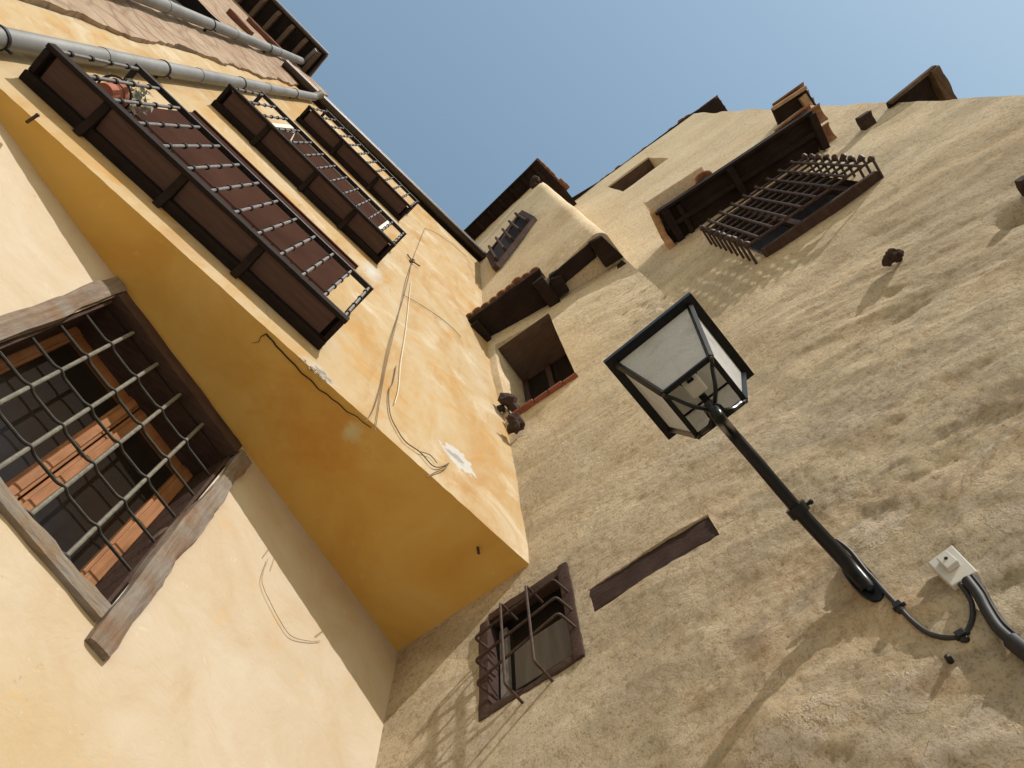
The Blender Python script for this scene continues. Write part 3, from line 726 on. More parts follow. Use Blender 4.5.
# roofs
def slab_px(pts, z, th): return [V((p.x, p.y, z)) for p in [at_z(px, py, z) for px, py in pts]]
zr = ZR+0.02
rp = [B(1.7, 0.10, zr), at_z(600, 181, zr), at_z(690, 114.5, zr), at_z(718, 97, zr), at_z(729, 113, zr), B(5.15, -4, zr), B(1.7, -4, zr)]
rf = MB(); rf.prism(rp, (0, 0, 0.05)); ro = link('roof', rf, M['beamb'], oh)
tl = MB()
for i in range(17):
    p = rp[1].lerp(rp[2], (i+0.5)/17); rr = random.uniform(-0.05, 0.0)
    tl.tile(p+NB*(0.02+rr)+UP*0.06, p-NB*0.5+UP*0.16, 0.085)
for i in range(3):
    p = rp[3].lerp(rp[4], (i+0.3)/3); tl.tile(p+ES*0.03+UP*0.06, p-ES*0.4+UP*0.10, 0.08)
link('eave_tiles', tl, M['terra'], ro, smooth=True)
ts = MB(); zt = 16.75
cA = at_z(455, 240, zt); cB = at_z(537, 160, zt); cC = at_z(567, 191, zt)
dF = (cB-cA).normalized(); cA = cB-dF*4.2
ts.prism([cA, cB, cC, B(2.05, -1.5, zt), B(-2.2, -1.5, zt)], (0, 0, 0.05)); tr = link('tower_roof', ts, M['beamb'], oh)
tl = MB()
for i in range(7):
    p = cB.lerp(cC, (i+0.4)/7); dd = (cC-cB).normalized(); out = dd.cross(UP).normalized()
    if out.dot(ES) < 0: out = -out
    tl.tile(p+out*random.uniform(0.03, 0.10)+UP*0.07, p-out*0.5+UP*0.15, 0.075)
link('eave_tiles', tl, M['terra'], tr, smooth=True)
for i in range(12):
    p = cB-dF*(0.15+0.32*i)+UP*-0.03; dn = dF.cross(UP).normalized()
    if dn.dot(NB) < 0: dn = -dn
    b = MB(); b.beam(p-dn*0.03, p-dn*0.75, 0.07, 0.08); link('rafter', b, M['beamb'], tr)
b = MB(); b.beam(cA-UP*0.0, cB, 0.03, 0.10); link('fascia', b, M['beamb'], tr)
# thin iron rod and dark lump drawn as the shade in a tie hole under the tower eave
rd = MB(); p0 = at_b(473, 238, 0.62); p1 = at_b(510, 201, 0.78)
rd.tube([p0, p1, p1+V((0.02, 0.0, 0.2))], 0.025, 8); link('tie_rod', rd, M['iron'], oh, smooth=True)
rd = MB(); rd.lump(at_b(536, 182, 0.88), 0.10, 0.4, 9, (1, 1, 1.6)); link('tie_hole_lump', rd, M['brick'], oh)
# tower window with a shallow cage
def quad_b(pxs, os_): return [at_b(px, py, o) for (px, py), o in zip(pxs, os_)]
tq = quad_b([(497.5, 269.5), (535, 221.5), (523, 214.5), (490.5, 256)], (0.545, 0.665, 0.69, 0.57))
nrm = (tq[1]-tq[0]).cross(tq[3]-tq[0]).normalized()
if nrm.dot(NB) < 0: nrm = -nrm
tw = MB(); cen = sum(tq, V())/4
for i in range(4): tw.beam(tq[i]+nrm*0.03, tq[(i+1) % 4]+nrm*0.03, 0.09, 0.08, nrm)
twin = link('tower_window', tw, M['lintel'], oh, bevel=0.005)
tw = MB(); tw.prism([p+nrm*0.0 for p in tq], nrm*0.024); link('shutter_board', tw, M['dark'], twin)
for i in range(5):
    t = (i+0.5)/5; a = tq[0].lerp(tq[1], t); b = tq[3].lerp(tq[2], t)
    k = MB(); k.tube([a+nrm*0.03, a+nrm*0.12, b+nrm*0.12, b+nrm*0.03], 0.024, 6); link('window_bar', k, M['lintel'], twin, smooth=True)
# soffit beams under the tower's upper storey
def bbox(mb, s0, s1, o0, o1, z0, z1): mb.prism([B(s0, o0, z0), B(s1, o0, z0), B(s1, o1, z0), B(s0, o1, z0)], (0, 0, z1-z0)); return mb
hd = MB(); zc = 8.42
pl = [at_z(464.5, 323, zc), at_z(540, 268.5, zc), at_z(546, 294, zc), B(0.72, 0.15, zc), B(-0.6, 0.15, zc)]
hd.prism(pl, (0, 0, 0.07)); door_hood = link('door_hood', hd, M['beamb'], oh, bevel=0.005)
for px in ((468, 324), (532, 280)):
    q = at_z(px[0], px[1], zc); sB, oB = so(px[0], px[1], zc)
    hk = MB(); hk.rough(B(sB+0.06, 0.2, zc-0.06), B(sB+0.05, oB-0.02, zc-0.05), 0.13, 0.15, UP, 0.012, 10); link('corbel', hk, M['beamb'], door_hood, smooth='all')
tl = MB()
for i in range(9):
    p = pl[0].lerp(pl[1], (i+0.55)/9.2)
    tl.tile(p+NB*(random.uniform(0.0, 0.035))+UP*0.085, p-NB*0.24+UP*0.2, 0.064)
link('hood_tiles', tl, M['terra'], door_hood, smooth=True)
sf = MB(); zc = 8.46
pl = [at_z(549, 277, zc), at_z(590, 243, zc), at_z(597, 257, zc), at_z(566, 283, zc), at_z(556, 296, zc)]
sf.prism(pl, (0, 0, 0.16)); link('bressumer', sf, M['beamb'], oh, bevel=0.01)
sf = MB(); zc = 8.40
pl = [at_z(589, 243, zc), at_z(602, 236, zc), at_z(624, 257, zc), at_z(606, 268, zc)]
sf.prism(pl, (0, 0, 0.2)); link('bressumer', sf, M['beamb'], oh, bevel=0.01)
sf = MB(); sf.prism([at_z(x, y, 8.36) for x, y in ((551, 279), (561, 276), (570, 291), (556, 299), (549, 293))], (0, 0, 0.2)); link('corbel', sf, M['beamb'], oh, bevel=0.012)
sf = MB(); sf.prism([at_z(x, y, 8.3) for x, y in ((611, 276), (624, 262), (629, 265), (616, 277))], (0, 0, 0.16)); link('corbel', sf, M['beamb'], oh, bevel=0.008)
# niche window with a red clay sill
nz = 0.10
w_ = MB(); d0 = -0.16
for s0, s1, z0, z1 in ((NICHE[0]+0.01, NICHE[0]+0.07, NICHE[2]+0.02, NICHE[3]-0.02), (NICHE[1]-0.07, NICHE[1]-0.01, NICHE[2]+0.02, NICHE[3]-0.02), (NICHE[0]+0.07, NICHE[1]-0.07, NICHE[2]+0.02, NICHE[2]+0.09), (0.32, 0.38, NICHE[2]+0.09, NICHE[3]-0.02), (NICHE[0]+0.07, NICHE[1]-0.07, 6.55, 6.60)):
    bbox(w_, s0, s1, -0.21, -0.15, z0, z1)
nw = link('niche_window', w_, M['darkjoin'], oh, bevel=0.004)
w_ = MB(); bbox(w_, NICHE[0]+0.02, NICHE[1]-0.02, -0.195, -0.185, NICHE[2]+0.03, NICHE[3]-0.03); link('pane', w_, M['glass'], nw)
w_ = MB()
for i in range(5):
    a = lerp(NICHE[0]-0.02, NICHE[1]+0.02, i/5); b = lerp(NICHE[0]-0.02, NICHE[1]+0.02, (i+1)/5)
    bbox(w_, a, b-0.005, -0.06, prof(6.1)*(1-0.5*(a/1.6))+0.045+0.006*(i % 2), 6.085, 6.118)
link('clay_sill', w_, M['redsill'], nw, bevel=0.008)
w_ = MB(); bbox(w_, NICHE[0]+0.004, NICHE[1]-0.004, -0.22, prof(8.05)*0.9-0.03, NICHE[3]-0.022, NICHE[3]-0.004); link('head_shade_board', w_, M['headshade'], nw)  # brown board added, its colour stands in for shade under the niche head
# broken brick stubs beside the niche
for px, py, r, sq in ((510, 404, 0.085, (1, 1, 0.9)), (514, 424, 0.085, (1.2, 0.9, 0.7)), (503, 409, 0.045, (1, 1, 1))):
    b = MB(); b.lump(at_b(px, py, 0.20), r*0.85, 0.55, 14, sq, 2); link('brick_stub', b, M['brick'], oh)
def wall_o(s_, z_): return (P_ochre((s_, s_ > SE), (z_, z_ > ZS))-CB).dot(NB)
# slot filled by an old oak lintel
b = MB(); b.rough(B(SLOT[0]-0.004, wall_o(SLOT[0]-0.03, 3.31)-0.030, (SLOT[2]+SLOT[3])/2), B(SLOT[1]+0.004, wall_o(SLOT[1]+0.03, 3.31)-0.030, (SLOT[2]+SLOT[3])/2), 0.056, SLOT[3]-SLOT[2]+0.012, UP, 0.007, 40, 9)
link('oak_lintel', b, timber('purple_brown_lintel', (0.062, 0.036, 0.028), (0.050, 0.027, 0.021), ES, bump=0.8), oh, smooth='all')
# small barred window beside the jetty
f_ = MB()
f_.rough(B(0.212, -0.025, 2.965), B(0.205, -0.025, 3.77), 0.062, 0.085, NB, 0.007, 20)
bw = link('barred_window', f_, M['lintel'], oh, smooth='all')
f_ = MB(); f_.rough(B(-0.305, -0.025, 2.945), B(-0.315, -0.025, 3.70), 0.055, 0.085, NB, 0.006, 16); link('window_jamb', f_, M['lintel'], bw, smooth='all')
f_ = MB(); f_.rough(B(-0.29, -0.025, 2.975), B(0.185, -0.025, 2.985), 0.085, 0.05, UP, 0.008, 20); link('window_sill', f_, M['lintel'], bw, smooth='all')
f_ = MB(); f_.rough(B(BW[0], -0.03, BW[3]-0.0), B(BW[1], -0.03, BW[3]-0.0), 0.07, 0.07, UP, 0.006, 16); link('window_head', f_, M['darkjoin'], bw, smooth='all')
f_ = MB()
for a, b in ((BW[0]+0.01, BW[0]+0.06), (BW[1]-0.06, BW[1]-0.01)): bbox(f_, a, b, -0.12, -0.08, BW[2]+0.005, BW[3]-0.04)
bbox(f_, BW[0]+0.06, BW[1]-0.06, -0.12, -0.08, BW[2]+0.005, BW[2]+0.055); link('casement', f_, simple('grey_old_casement', (0.22, 0.19, 0.16), 0.8, 0.3, 20, 0.3), bw, bevel=0.003)
f_ = MB(); bbox(f_, BW[0]+0.09, BW[1]-0.05, -0.105, -0.098, BW[2]+0.20, BW[3]-0.24); link('curtain', f_, M['curtain'], bw)
f_ = MB(); bbox(f_, BW[0]+0.05, BW[1]-0.05, -0.112, -0.108, BW[2]+0.05, BW[3]-0.05); link('pane', f_, M['glass'], bw)
go = 0.115
def cage(pts, r): 
    k = MB(); k.tube(pts, r, 8); return k
def smoothbend(p, n=5):   # round the two corners of a staple-shaped bar
    out = [p[0]]
    for i in (1, 2):
        a = p[i]+(p[i-1]-p[i]).normalized()*0.02; b = p[i]+(p[i+1]-p[i]).normalized()*0.02
        for k in range(n+1):
            t = k/n; out.append((a*(1-t)**2)+(p[i]*2*t*(1-t))+(b*t*t))
    out.append(p[3]); return out
for px, py in ((474.5, 638), (475, 660.5), (476, 683)):
    s_, z_ = sz(px, py, go); z_ = max(BW[2], z_)
    s0 = s_; s1 = {638: sz(553, 579, go)[0]}.get(py, sz(556, 597, go)[0])
    z1 = {638: sz(553, 579, go)[1], 660.5: sz(555.5, 597, go)[1], 683: sz(558, 613, go)[1]}[py]
    link('grille_bar', cage(smoothbend([B(s0+0.03, -0.01, z_-0.01), B(s0, go, z_), B(s1, go, z1), B(s1+0.03, -0.01, z1-0.02)]), 0.0075), M['rust'], bw, smooth=True)
for p0, p1 in (((500, 603), (505, 684)), ((525.5, 585.5), (534, 661))):
    s0, z0 = sz(*p0, go+0.014); s1, z1 = sz(*p1, go+0.014)
    link('grille_bar', cage(smoothbend([B(s0+0.01, -0.01, z0+0.01), B(s0, go+0.014, z0), B(s1, go+0.014, z1), B(s1+0.01, -0.01, z1-0.01)]), 0.0075), M['rust'], bw, smooth=True)
# big hood with tiles over the projecting grille
zl, zrh = 8.55, 8.17
h = MB()
hp = [B(2.12, 0.0, zl), B(2.19, 0.40, zl), B(3.93, 0.40, zrh), B(3.82, 0.0, zrh)]
h.prism(hp, (0, 0, 0.05)); hood = link('window_hood', h, M['beamb'], oh, bevel=0.006)
h = MB(); h.beam(B(2.19, 0.385, zl-0.03), B(3.93, 0.385, zrh-0.03), 0.03, 0.10); h.beam(B(2.2, 0.19, zl-0.04), B(3.9, 0.19, zrh-0.04), 0.05, 0.08)
h.beam(B(3.02, 0.02, zl-0.24), B(3.02, 0.37, zl-0.24), 0.07, 0.09); h.beam(B(3.86, 0.0, zrh-0.05), B(3.90, 0.37, zrh-0.05), 0.07, 0.11); h.beam(B(2.26, 0.0, zl-0.05), B(2.28, 0.37, zl-0.05), 0.08, 0.12); h.beam(B(2.40, 0.0, zl-0.07), B(2.42, 0.34, zl-0.07), 0.05, 0.10)
link('hood_bearers', h, M['beamb'], hood, bevel=0.005)
h = MB(); h.prism([B(2.10, -0.05, zl-0.12), B(2.10, 0.06, zl-0.11), B(2.10, 0.14, zl-0.05), B(2.12, 0.30, zl-0.03), B(2.15, 0.41, zl+0.0), B(2.15, 0.41, zl+0.09), B(2.10, -0.05, zl+0.09)], ES*0.075)
link('hood_cheek', h, simple('tan_plaster_corbel', (0.42, 0.25, 0.13), 0.9, 0.3, 14, 0.5), hood, bevel=0.012)
def one_tile(par, *a, **k):
    t = MB(); t.tile(*a, **k); return link('roof_tile', t, M['terra'], par, smooth=True)
for t in (0.34,):
    p = B(lerp(2.22, 3.92, t), 0.36, lerp(zl, zrh, t)+0.08); one_tile(hood, p+NB*0.05, p-NB*0.38+UP*0.22, 0.10)
for o_, dz_ in ((0.30, 0.05), (0.08, 0.09)):
    one_tile(hood, B(4.06, o_, zrh+dz_), B(3.60, o_, zrh+dz_+0.08), 0.095, th=0.02)
one_tile(hood, B(4.0, 0.36, zrh+0.10), B(3.60, 0.34, zrh+0.16), 0.08, th=0.02)
h = MB(); q0 = so(645, 203, zl+0.22); q1 = so(702, 166, zl+0.22)
h.prism([B(q0[0], q0[1], zl+0.22), B(q1[0], q1[1], zl+0.22), B(q1[0]-0.05, -0.01, zl+0.22), B(q0[0], -0.01, zl+0.22)], (0, 0, 0.12))
link('mortar_ledge', h, M['ochre'], hood, bevel=0.01)
# projecting wrought grille window
gw = MB(); gz0, gz1 = 6.22, 7.62; go_ = 0.17
gs0, gs1 = 2.36, 3.50
bbox(gw, GW[0]-0.01, GW[1]+0.04, -0.05, 0.075, 6.245, 6.305)
gwin = link('grille_window', gw, M['lintel'], oh, bevel=0.008)
k = MB()
for a, b, c, d_ in ((GW[0]+0.005, GW[0]+0.07, GW[2], GW[3]), (GW[1]-0.07, GW[1]-0.005, GW[2], GW[3]), (2.90, 2.96, GW[2], GW[3])): bbox(k, a, b, -0.13, -0.07, c, d_-0.003)
link('casement', k, M['darkjoin'], gwin, bevel=0.004)
k = MB(); bbox(k, GW[0]+0.02, GW[1]-0.02, -0.115, -0.108, GW[2]+0.01, GW[3]-0.02); link('pane', k, M['glass'], gwin)
nh = 9
for i in range(nh):
    z = lerp(gz0+0.03, gz1-0.03, i/(nh-1))
    k = MB(); k.tube(smoothbend([B(gs0, -0.01, z), B(gs0, go_, z), B(gs1, go_, z), B(gs1, -0.01, z)]), 0.0115, 7)
    for s_ in (gs0+0.01, gs1-0.01): k.lump(B(s_, go_+0.012, z), 0.030, 0.25, 30, sub=2)
    link('grille_bar', k, M['rust'], gwin, smooth=True)
for i in range(8):
    s_ = lerp(gs0+0.11, gs1-0.11, i/7)
    k = MB(); k.tube([B(s_, go_+0.018, gz0-0.0), B(s_, go_+0.018, gz1+0.03)], 0.0115, 7)
    for j in range(nh):
        z = lerp(gz0+0.03, gz1-0.03, j/(nh-1)); k.tube([B(s_, go_+0.006, z-0.014), B(s_, go_+0.006, z+0.014)], 0.019, 7)
    k.ball(B(s_, go_+0.018, gz1+0.05), 0.022, 1)
    link('grille_bar', k, M['rust'], gwin, smooth=True)
# upper window: deep bare reveal, dark board at the back, head shade added as a brown board
k = MB(); bbox(k, UWN[0]+0.004, UWN[1]-0.004, -0.41, -0.03, UWN[3]-0.03, UWN[3]-0.004); ub_ = k
k = MB(); bbox(k, UWN[0]+0.02, UWN[1]-0.02, -0.40, -0.38, UWN[2]+0.02, UWN[3]-0.02); uw_ = link('upper_window', k, M['darkjoin'], oh); link('head_shade_board', ub_, M['headshade'], uw_)
# side hoods that stick out past the corner
def side_hood(pts, z, back):
    h = MB(); q = [at_z(px, py, z) for px, py in pts]
    m = MB(); m.prism([q[0], q[1], q[2], q[2]-NB*0.25-ES*back, q[0]-NB*0.5-ES*back*0.6], (0, 0, 0.05))
    return m, q
m, q = side_hood([(772, 109), (805, 87.5), (818, 107.5)], 10.55, 0.1); s1_ = link('side_hood', m, M['beamb'], oh, bevel=0.005)
tl = MB()
for i in range(3):
    p = q[1].lerp(q[2], (i+0.2)/2.6)+UP*0.07; tl.tile(p+ES*0.04, p-ES*0.4+UP*0.06, 0.085, th=0.02)
link('hood_tiles', tl, M['terra'], s1_, smooth=True)
k = MB(); k.beam(q[1].lerp(q[2], 0.2)+UP*-0.04-ES*0.10, q[1].lerp(q[2], 0.9)+UP*-0.04-ES*0.10, 0.09, 0.08); k.beam(q[0]-UP*0.03, q[1]-UP*0.03, 0.04, 0.06); link('hood_bearers', k, simple('pale_old_bearer', (0.34, 0.22, 0.12), 0.9, 0.3, 12, 0.3), s1_)
m, q = side_hood([(888, 103), (933, 67), (952, 101.5)], 8.0, 0.1); s2_ = link('side_hood', m, M['beamb'], oh, bevel=0.005)
k = MB(); k.rough(q[1]-UP*0.05-ES*0.04, q[2]-UP*0.05-ES*0.04, 0.10, 0.13, UP, 0.014, 10); k.beam(q[0]-UP*0.03, q[1]-UP*0.03, 0.03, 0.07)
link('hood_bearers', k, timber('old_hood_bearer', (0.10, 0.06, 0.035), (0.16, 0.10, 0.055), NB), s2_, smooth='all')
# beam stubs left in the wall
def stub(px, py, r, ln, dirx=None):
    b = MB(); s_, z_ = sz(px, py, 0.10)
    b.rough(B(s_, -0.08, z_), B(s_+0.01, ln, z_+0.01), r*2, r*1.8, UP, 0.014, 8, 9)
    link('beam_end', b, M['brick'], oh, smooth='all')
stub(863, 116, 0.062, 0.11)
b = MB()
for px, py, r in ((888, 259, 0.040), (895, 256, 0.038), (901, 254, 0.022)): b.lump(at_b(px, py, 0.05), r, 0.35, 22, (1.2, 1, 0.8))
link('beam_end', b, M['brick'], oh)
b = MB(); s_, z_ = sz(1022, 180, 0.08); b.rough(B(s_, -0.08, z_), B(s_, 0.09, z_), 0.065, 0.065, UP, 0.012, 8, 9); link('beam_end', b, M['brick'], oh, smooth='all')

# ================================================================== WALL LANTERN
hb = 2.70; ht = hb*1.140; cx, cy = 0.4297*hb, 0.02243*hb
LX = V((math.cos(R(4.4)), math.sin(R(4.4)), 0)); LY = V((-math.sin(R(4.4)), math.cos(R(4.4)), 0))
C0 = V((cx, cy, 0))
def Q(a, b, z): return C0+LX*a+LY*b+UP*z
sb, st_ = 0.0788*hb/2, 0.1431*ht/2
root = thing('wall_lantern', 'black wall lantern with frosted panes on a long curved arm', 'street lamp', B(1.36, 0, 2.46))
arm0 = B(1.36, 0.0, 2.46)
arm_top = Q(0.0, 0.0, hb-0.10)
k = MB()
base_in = arm0+NB*0.02
a_end = at_z(717, 416, hb-0.17)
pts = []
P0 = base_in; P1 = arm0+NB*0.28+UP*0.00; 
line0 = at_b(845, 562, 0.06); line1 = at_b(795, 508, 0.28)
ctrl = [at_b(869, 590, 0.012), at_b(864, 583, 0.025), at_b(845, 561, 0.07), at_b(798, 510, 0.27), at_b(757, 462, 0.48), at_b(730, 431, 0.62), at_z(720, 419, hb-0.15), at_z(714, 411, hb-0.11), at_z(713, 409, hb-0.07)]
def spline(c, n=8):
    out = []
    for i in range(len(c)-1):
        p0 = c[max(i-1, 0)]; p1 = c[i]; p2 = c[i+1]; p3 = c[min(i+2, len(c)-1)]
        for k in range(n):
            t = k/n
            out.append(0.5*((2*p1)+(p2-p0)*t+(2*p0-5*p1+4*p2-p3)*t*t+(3*p1-p0-3*p2+p3)*t**3))
    out.append(c[-1]); return out
sp = spline(ctrl)
arm = MB(); n_ = len(sp)
jc_ = min(range(n_), key=lambda i: (sp[i]-at_b(795, 508, 0.28)).length)
arm.tube(sp[:jc_+1], 0.0275, 16, 0.0275); arm.tube(sp[jc_:], 0.0245, 16, 0.022)
arm_o = link('arm', arm, M['black'], root, smooth=True)
k = MB(); j = jc_
dj = (sp[j+1]-sp[j-1]).normalized()
k.tube([sp[j]-dj*0.02, sp[j]-dj*0.012, sp[j]+dj*0.012, sp[j]+dj*0.02], 0.040, 14)
k.tube([sp[j]-ES*0.035, sp[j]+ES*0.055], 0.007, 8); k.ball(sp[j]+ES*0.055, 0.011, 1)
link('clamp_collar', k, M['black'], arm_o, smooth=True)
k = MB()
k.tube([sp[-1]-UP*0.035, sp[-1]-UP*0.02, sp[-1]+UP*0.01, sp[-1]+UP*0.015], 0.032, 14)
link('collar', k, M['black'], arm_o, smooth=True)
k = MB(); n2 = 20
k.prism([at_b(862, 580, 0.0)+ES*0.042*math.cos(2*math.pi*i/n2)+UP*(0.15*math.sin(2*math.pi*i/n2)-0.01)+NB*0.002 for i in range(n2)], NB*0.022)
for dz_ in (-0.10, 0.085): k.tube([at_b(862, 580, 0.0)+UP*dz_+NB*0.02, at_b(862, 580, 0.0)+UP*dz_+NB*0.038], 0.013, 8)
link('wall_plate', k, M['black'], root, smooth=True)
# frame
fr = MB(); T = 0.011
bc = [Q(a*sb, b*sb, hb) for a, b in ((-1, -1), (1, -1), (1, 1), (-1, 1))]
tc = [Q(a*(st_-0.035), b*(st_-0.035), ht) for a, b in ((-1, -1), (1, -1), (1, 1), (-1, 1))]
for i in range(4):
    fr.beam(bc[i], bc[(i+1) % 4], 0.020, 0.016); fr.beam(bc[i], tc[i], 0.020, 0.020, (tc[i]-C0).normalized()); 
frame = link('lantern_frame', fr, M['black'], root, bevel=0.002)
k = MB()
to = [Q(a*st_, b*st_, ht+0.005) for a, b in ((-1, -1), (1, -1), (1, 1), (-1, 1))]
ti = [Q(a*(st_-0.05), b*(st_-0.05), ht+0.005) for a, b in ((-1, -1), (1, -1), (1, 1), (-1, 1))]
for i in range(4): k.prism([to[i], to[(i+1) % 4], ti[(i+1) % 4], ti[i]], UP*0.03)
link('rim', k, M['black'], root)
k = MB(); apex = 0.045
for i in range(4):
    a, b = to[i]+UP*0.031, to[(i+1) % 4]+UP*0.031
    c, d_ = [Q(x*apex, y*apex, ht+0.20) for x, y in ((-1, -1), (1, -1), (1, 1), (-1, 1))][(i+1) % 4], [Q(x*apex, y*apex, ht+0.20) for x, y in ((-1, -1), (1, -1), (1, 1), (-1, 1))][i]
    k.face([a, b, c, d_]); k.face([a-UP*0.004+ (C0-V((a.x, a.y, 0)))*0.02, b-UP*0.004+(C0-V((b.x, b.y, 0)))*0.02, c-UP*0.01, d_-UP*0.01])
k.prism([Q(x*0.06, y*0.06, ht+0.195) for x, y in ((-1, -1), (1, -1), (1, 1), (-1, 1))], UP*0.06)
k.ball(Q(0, 0, ht+0.28), 0.03, 2)
link('lantern_roof', k, M['black'], root)
for i in range(4):
    k = MB(); a, b, c, d_ = bc[i], bc[(i+1) % 4], tc[(i+1) % 4], tc[i]
    inn = ((a+b+c+d_)/4-C0); inn.z = 0; inn = -inn.normalized()*0.002
    k.prism([x+inn for x in (a, b, c, d_)], inn*1.5); link('pane', k, M['frost'], root)
for i in range(4):
    k = MB(); k.ball(bc[i]-UP*0.012, 0.009, 1); link('corner_nut', k, M['rust'], frame, smooth=True)
col_top = sp[-1]
for i in range(4):
    k = MB(); a = col_top-UP*0.01; b = bc[i]; o_ = V((b.x-a.x, b.y-a.y, 0))
    pts = spline([a, a+o_*0.45-UP*0.005, a+o_*0.80+UP*0.05, a+o_*0.9+UP*(b.z-a.z)*0.7, b-UP*0.004], 6)
    k.tube(pts, 0.0080, 8); link('cradle_strap', k, M['black'], root, smooth=True)
k = MB(); k.box(Q(0, 0, hb+0.20), LX*0.034, LY*0.034, UP*0.09); bl = link('bulb', k, simple('milky_lamp_glass', (0.62, 0.58, 0.48), 0.25, 0.08, 20, 0), root, bevel=0.008)
k = MB(); k.tube([Q(0, 0, hb+0.30), Q(0, 0, hb+0.375)], 0.05, 14)
for a in (-1, 1):
    k.beam(Q(a*0.052, 0, hb+0.08), Q(a*0.052, 0, hb+0.33), 0.028, 0.012, LX)
link('lamp_holder', k, M['black'], root, smooth=True)
k = MB(); k.prism([Q(x*(st_-0.055), y*(st_-0.055), ht-0.01) for x, y in ((-1, -1), (1, -1), (1, 1), (-1, 1))], UP*0.004); link('reflector', k, simple('white_reflector_enamel', (0.55, 0.52, 0.44), 0.4, 0.1, 12, 0), root)

# ================================================================== JUNCTION BOX AND CABLES
corn = [at_b(951.5, 544.5, 0.04), at_b(927.5, 562.5, 0.04), at_b(951.5, 586, 0.04), at_b(977.5, 571, 0.04)]
jb = thing('junction_box', 'off-white plastic junction box on the rough ochre wall', 'electric box', B(1.6, 0, 2.27))
k = MB(); k.prism(corn, -NB*0.036); link('box_body', k, M['plastic'], jb, bevel=0.004)
jc = sum(corn, V())/4; ea = (corn[1]-corn[0]).normalized(); ebv = (corn[2]-corn[1]).normalized()
k = MB(); k.prism([jc+ea*a*0.022+ebv*b*0.034-ebv*0.012 for a, b in ((-1, -1), (1, -1), (1, 1), (-1, 1))][::1], NB*0.022); cv = link('cover_block', k, M['plastic'], jb, bevel=0.003)
k = MB(); k.tube([jc+NB*0.022-ebv*0.015, jc+NB*0.025-ebv*0.015], 0.006, 8); link('screw', k, M['ring'], cv)
def wire(name, pts, r, mat, label, cat='cable', group=None, seg=8, n=6):
    m = MB(); m.tube(spline([V(p) for p in pts], n), r, seg); p = V(pts[0])
    o_ = link(name, m, mat, None, smooth=True, loc=p); return tag(o_, label, cat, group)
wire('lamp_cable', [at_b(836, 540, 0.09), at_b(850, 551, 0.06), at_b(866, 571, 0.03), at_b(872, 577, 0.02), at_b(885, 592, 0.02), at_b(899, 607, 0.018), at_b(912, 621, 0.018), at_b(930, 634, 0.018), at_b(950, 638, 0.018), at_b(964, 635, 0.02), at_b(972, 620, 0.02), at_b(972, 604, 0.025), at_b(966, 592, 0.03), at_b(960, 584, 0.03)], 0.0085, M['cable'], 'black cable looping from the lantern bracket to the junction box')
m = MB(); p = [at_b(967, 580, 0.04), at_b(979, 596, 0.035), at_b(987, 611, 0.03), at_b(998, 628, 0.03), at_b(1012, 641, 0.03), at_b(1026, 652, 0.03), at_b(1060, 680, 0.03)]
pts = spline(p, 24); m.tube(pts[:100], 0.017, 10)
cond = tag(link('conduit', m, M['cable'], None, smooth=True, loc=p[0]), 'thick black cable bundle running from the junction box out of frame', 'conduit')
m = MB(); m.tube(pts[96:], 0.026, 12); link('sleeve', m, M['cable'], cond, smooth=True)
m = MB(); m.tube(spline([q+ES*0.022+UP*0.006 for q in p[:5]], 10), 0.007, 8); link('spare_cable', m, M['cable'], cond, smooth=True)
for px, py, lb in ((899, 607, 'black cable clip halfway between lantern and junction box'), (962, 636, 'black cable clip at the low bend of the lamp cable')):
    m = MB(); q = at_b(px, py, 0.02); m.box(q, ES*0.014, NB*0.018, UP*0.012); m.tube([q-ES*0.02, q+ES*0.024], 0.008, 8); m.lump(q+UP*-0.012, 0.014, 0.3, 30, sub=2)
    tag(link('cable_clip', m, M['ring'], None, bevel=0.002, loc=q), lb, 'clip', 'clips of the lamp cable')
m = MB(); q = at_b(949, 659, 0.02); m.tube([q-NB*0.04, q+NB*0.005], 0.010, 8); m.ball(q+NB*0.006, 0.012, 1)
tag(link('wall_bolt', m, M['ring'], None, smooth=True, loc=q), 'lone black bolt sticking out of the wall below the junction box', 'bolt')

# wires on the yellow facade
def ya(*p, o=0.012): return [at_y(x, y, YA-o) for x, y in p]
G_ = 'thin wires on the yellow facade'
wire('wall_wire', ya((425, 228), (419, 243), (413, 259), (404, 296), (391, 337), (385, 362), (380, 388), (373, 410), (365.5, 422)), 0.0026, M['greycable'], 'long dark wire running down the yellow facade to the jetty edge', 'wire', G_)
wire('wall_wire', ya((412, 262), (406, 280), (402, 300), (393, 337), (387, 362), (382, 388), (378, 412), (375, 431)), 0.0024, M['greycable'], 'thin dark wire beside the long one, ending a little further right at the jetty', 'wire', G_)
wire('wall_wire', ya((411, 282), (406, 329), (401, 362), (398.5, 389), (394.5, 404)), 0.003, M['whitecable'], 'white wire hanging on the yellow facade', 'wire', G_)
wire('wall_wire', ya((396, 366), (393, 382), (389, 391), (390, 413), (397, 429), (406, 442), (420, 452), (432, 465), (440, 467), (449, 463)), 0.0036, M['greycable'], 'looped wire ending at the white plaster patch', 'wire', G_)
wire('wall_wire', ya((418, 451), (430, 455), (437, 463)), 0.0028, M['greycable'], 'short wire curl left of the white plaster patch', 'wire', G_)
wire('wall_wire', ya((427, 477), (436, 472), (444, 469), (449, 463)), 0.0034, M['greycable'], 'short wire from the white plaster patch down to the jetty edge', 'wire', G_)
wire('wall_wire', ya((403.5, 295), (426, 308), (447, 323), (461, 337)), 0.0026, M['greycable'], 'wire running right across the facade to the dark door hood', 'wire', G_)
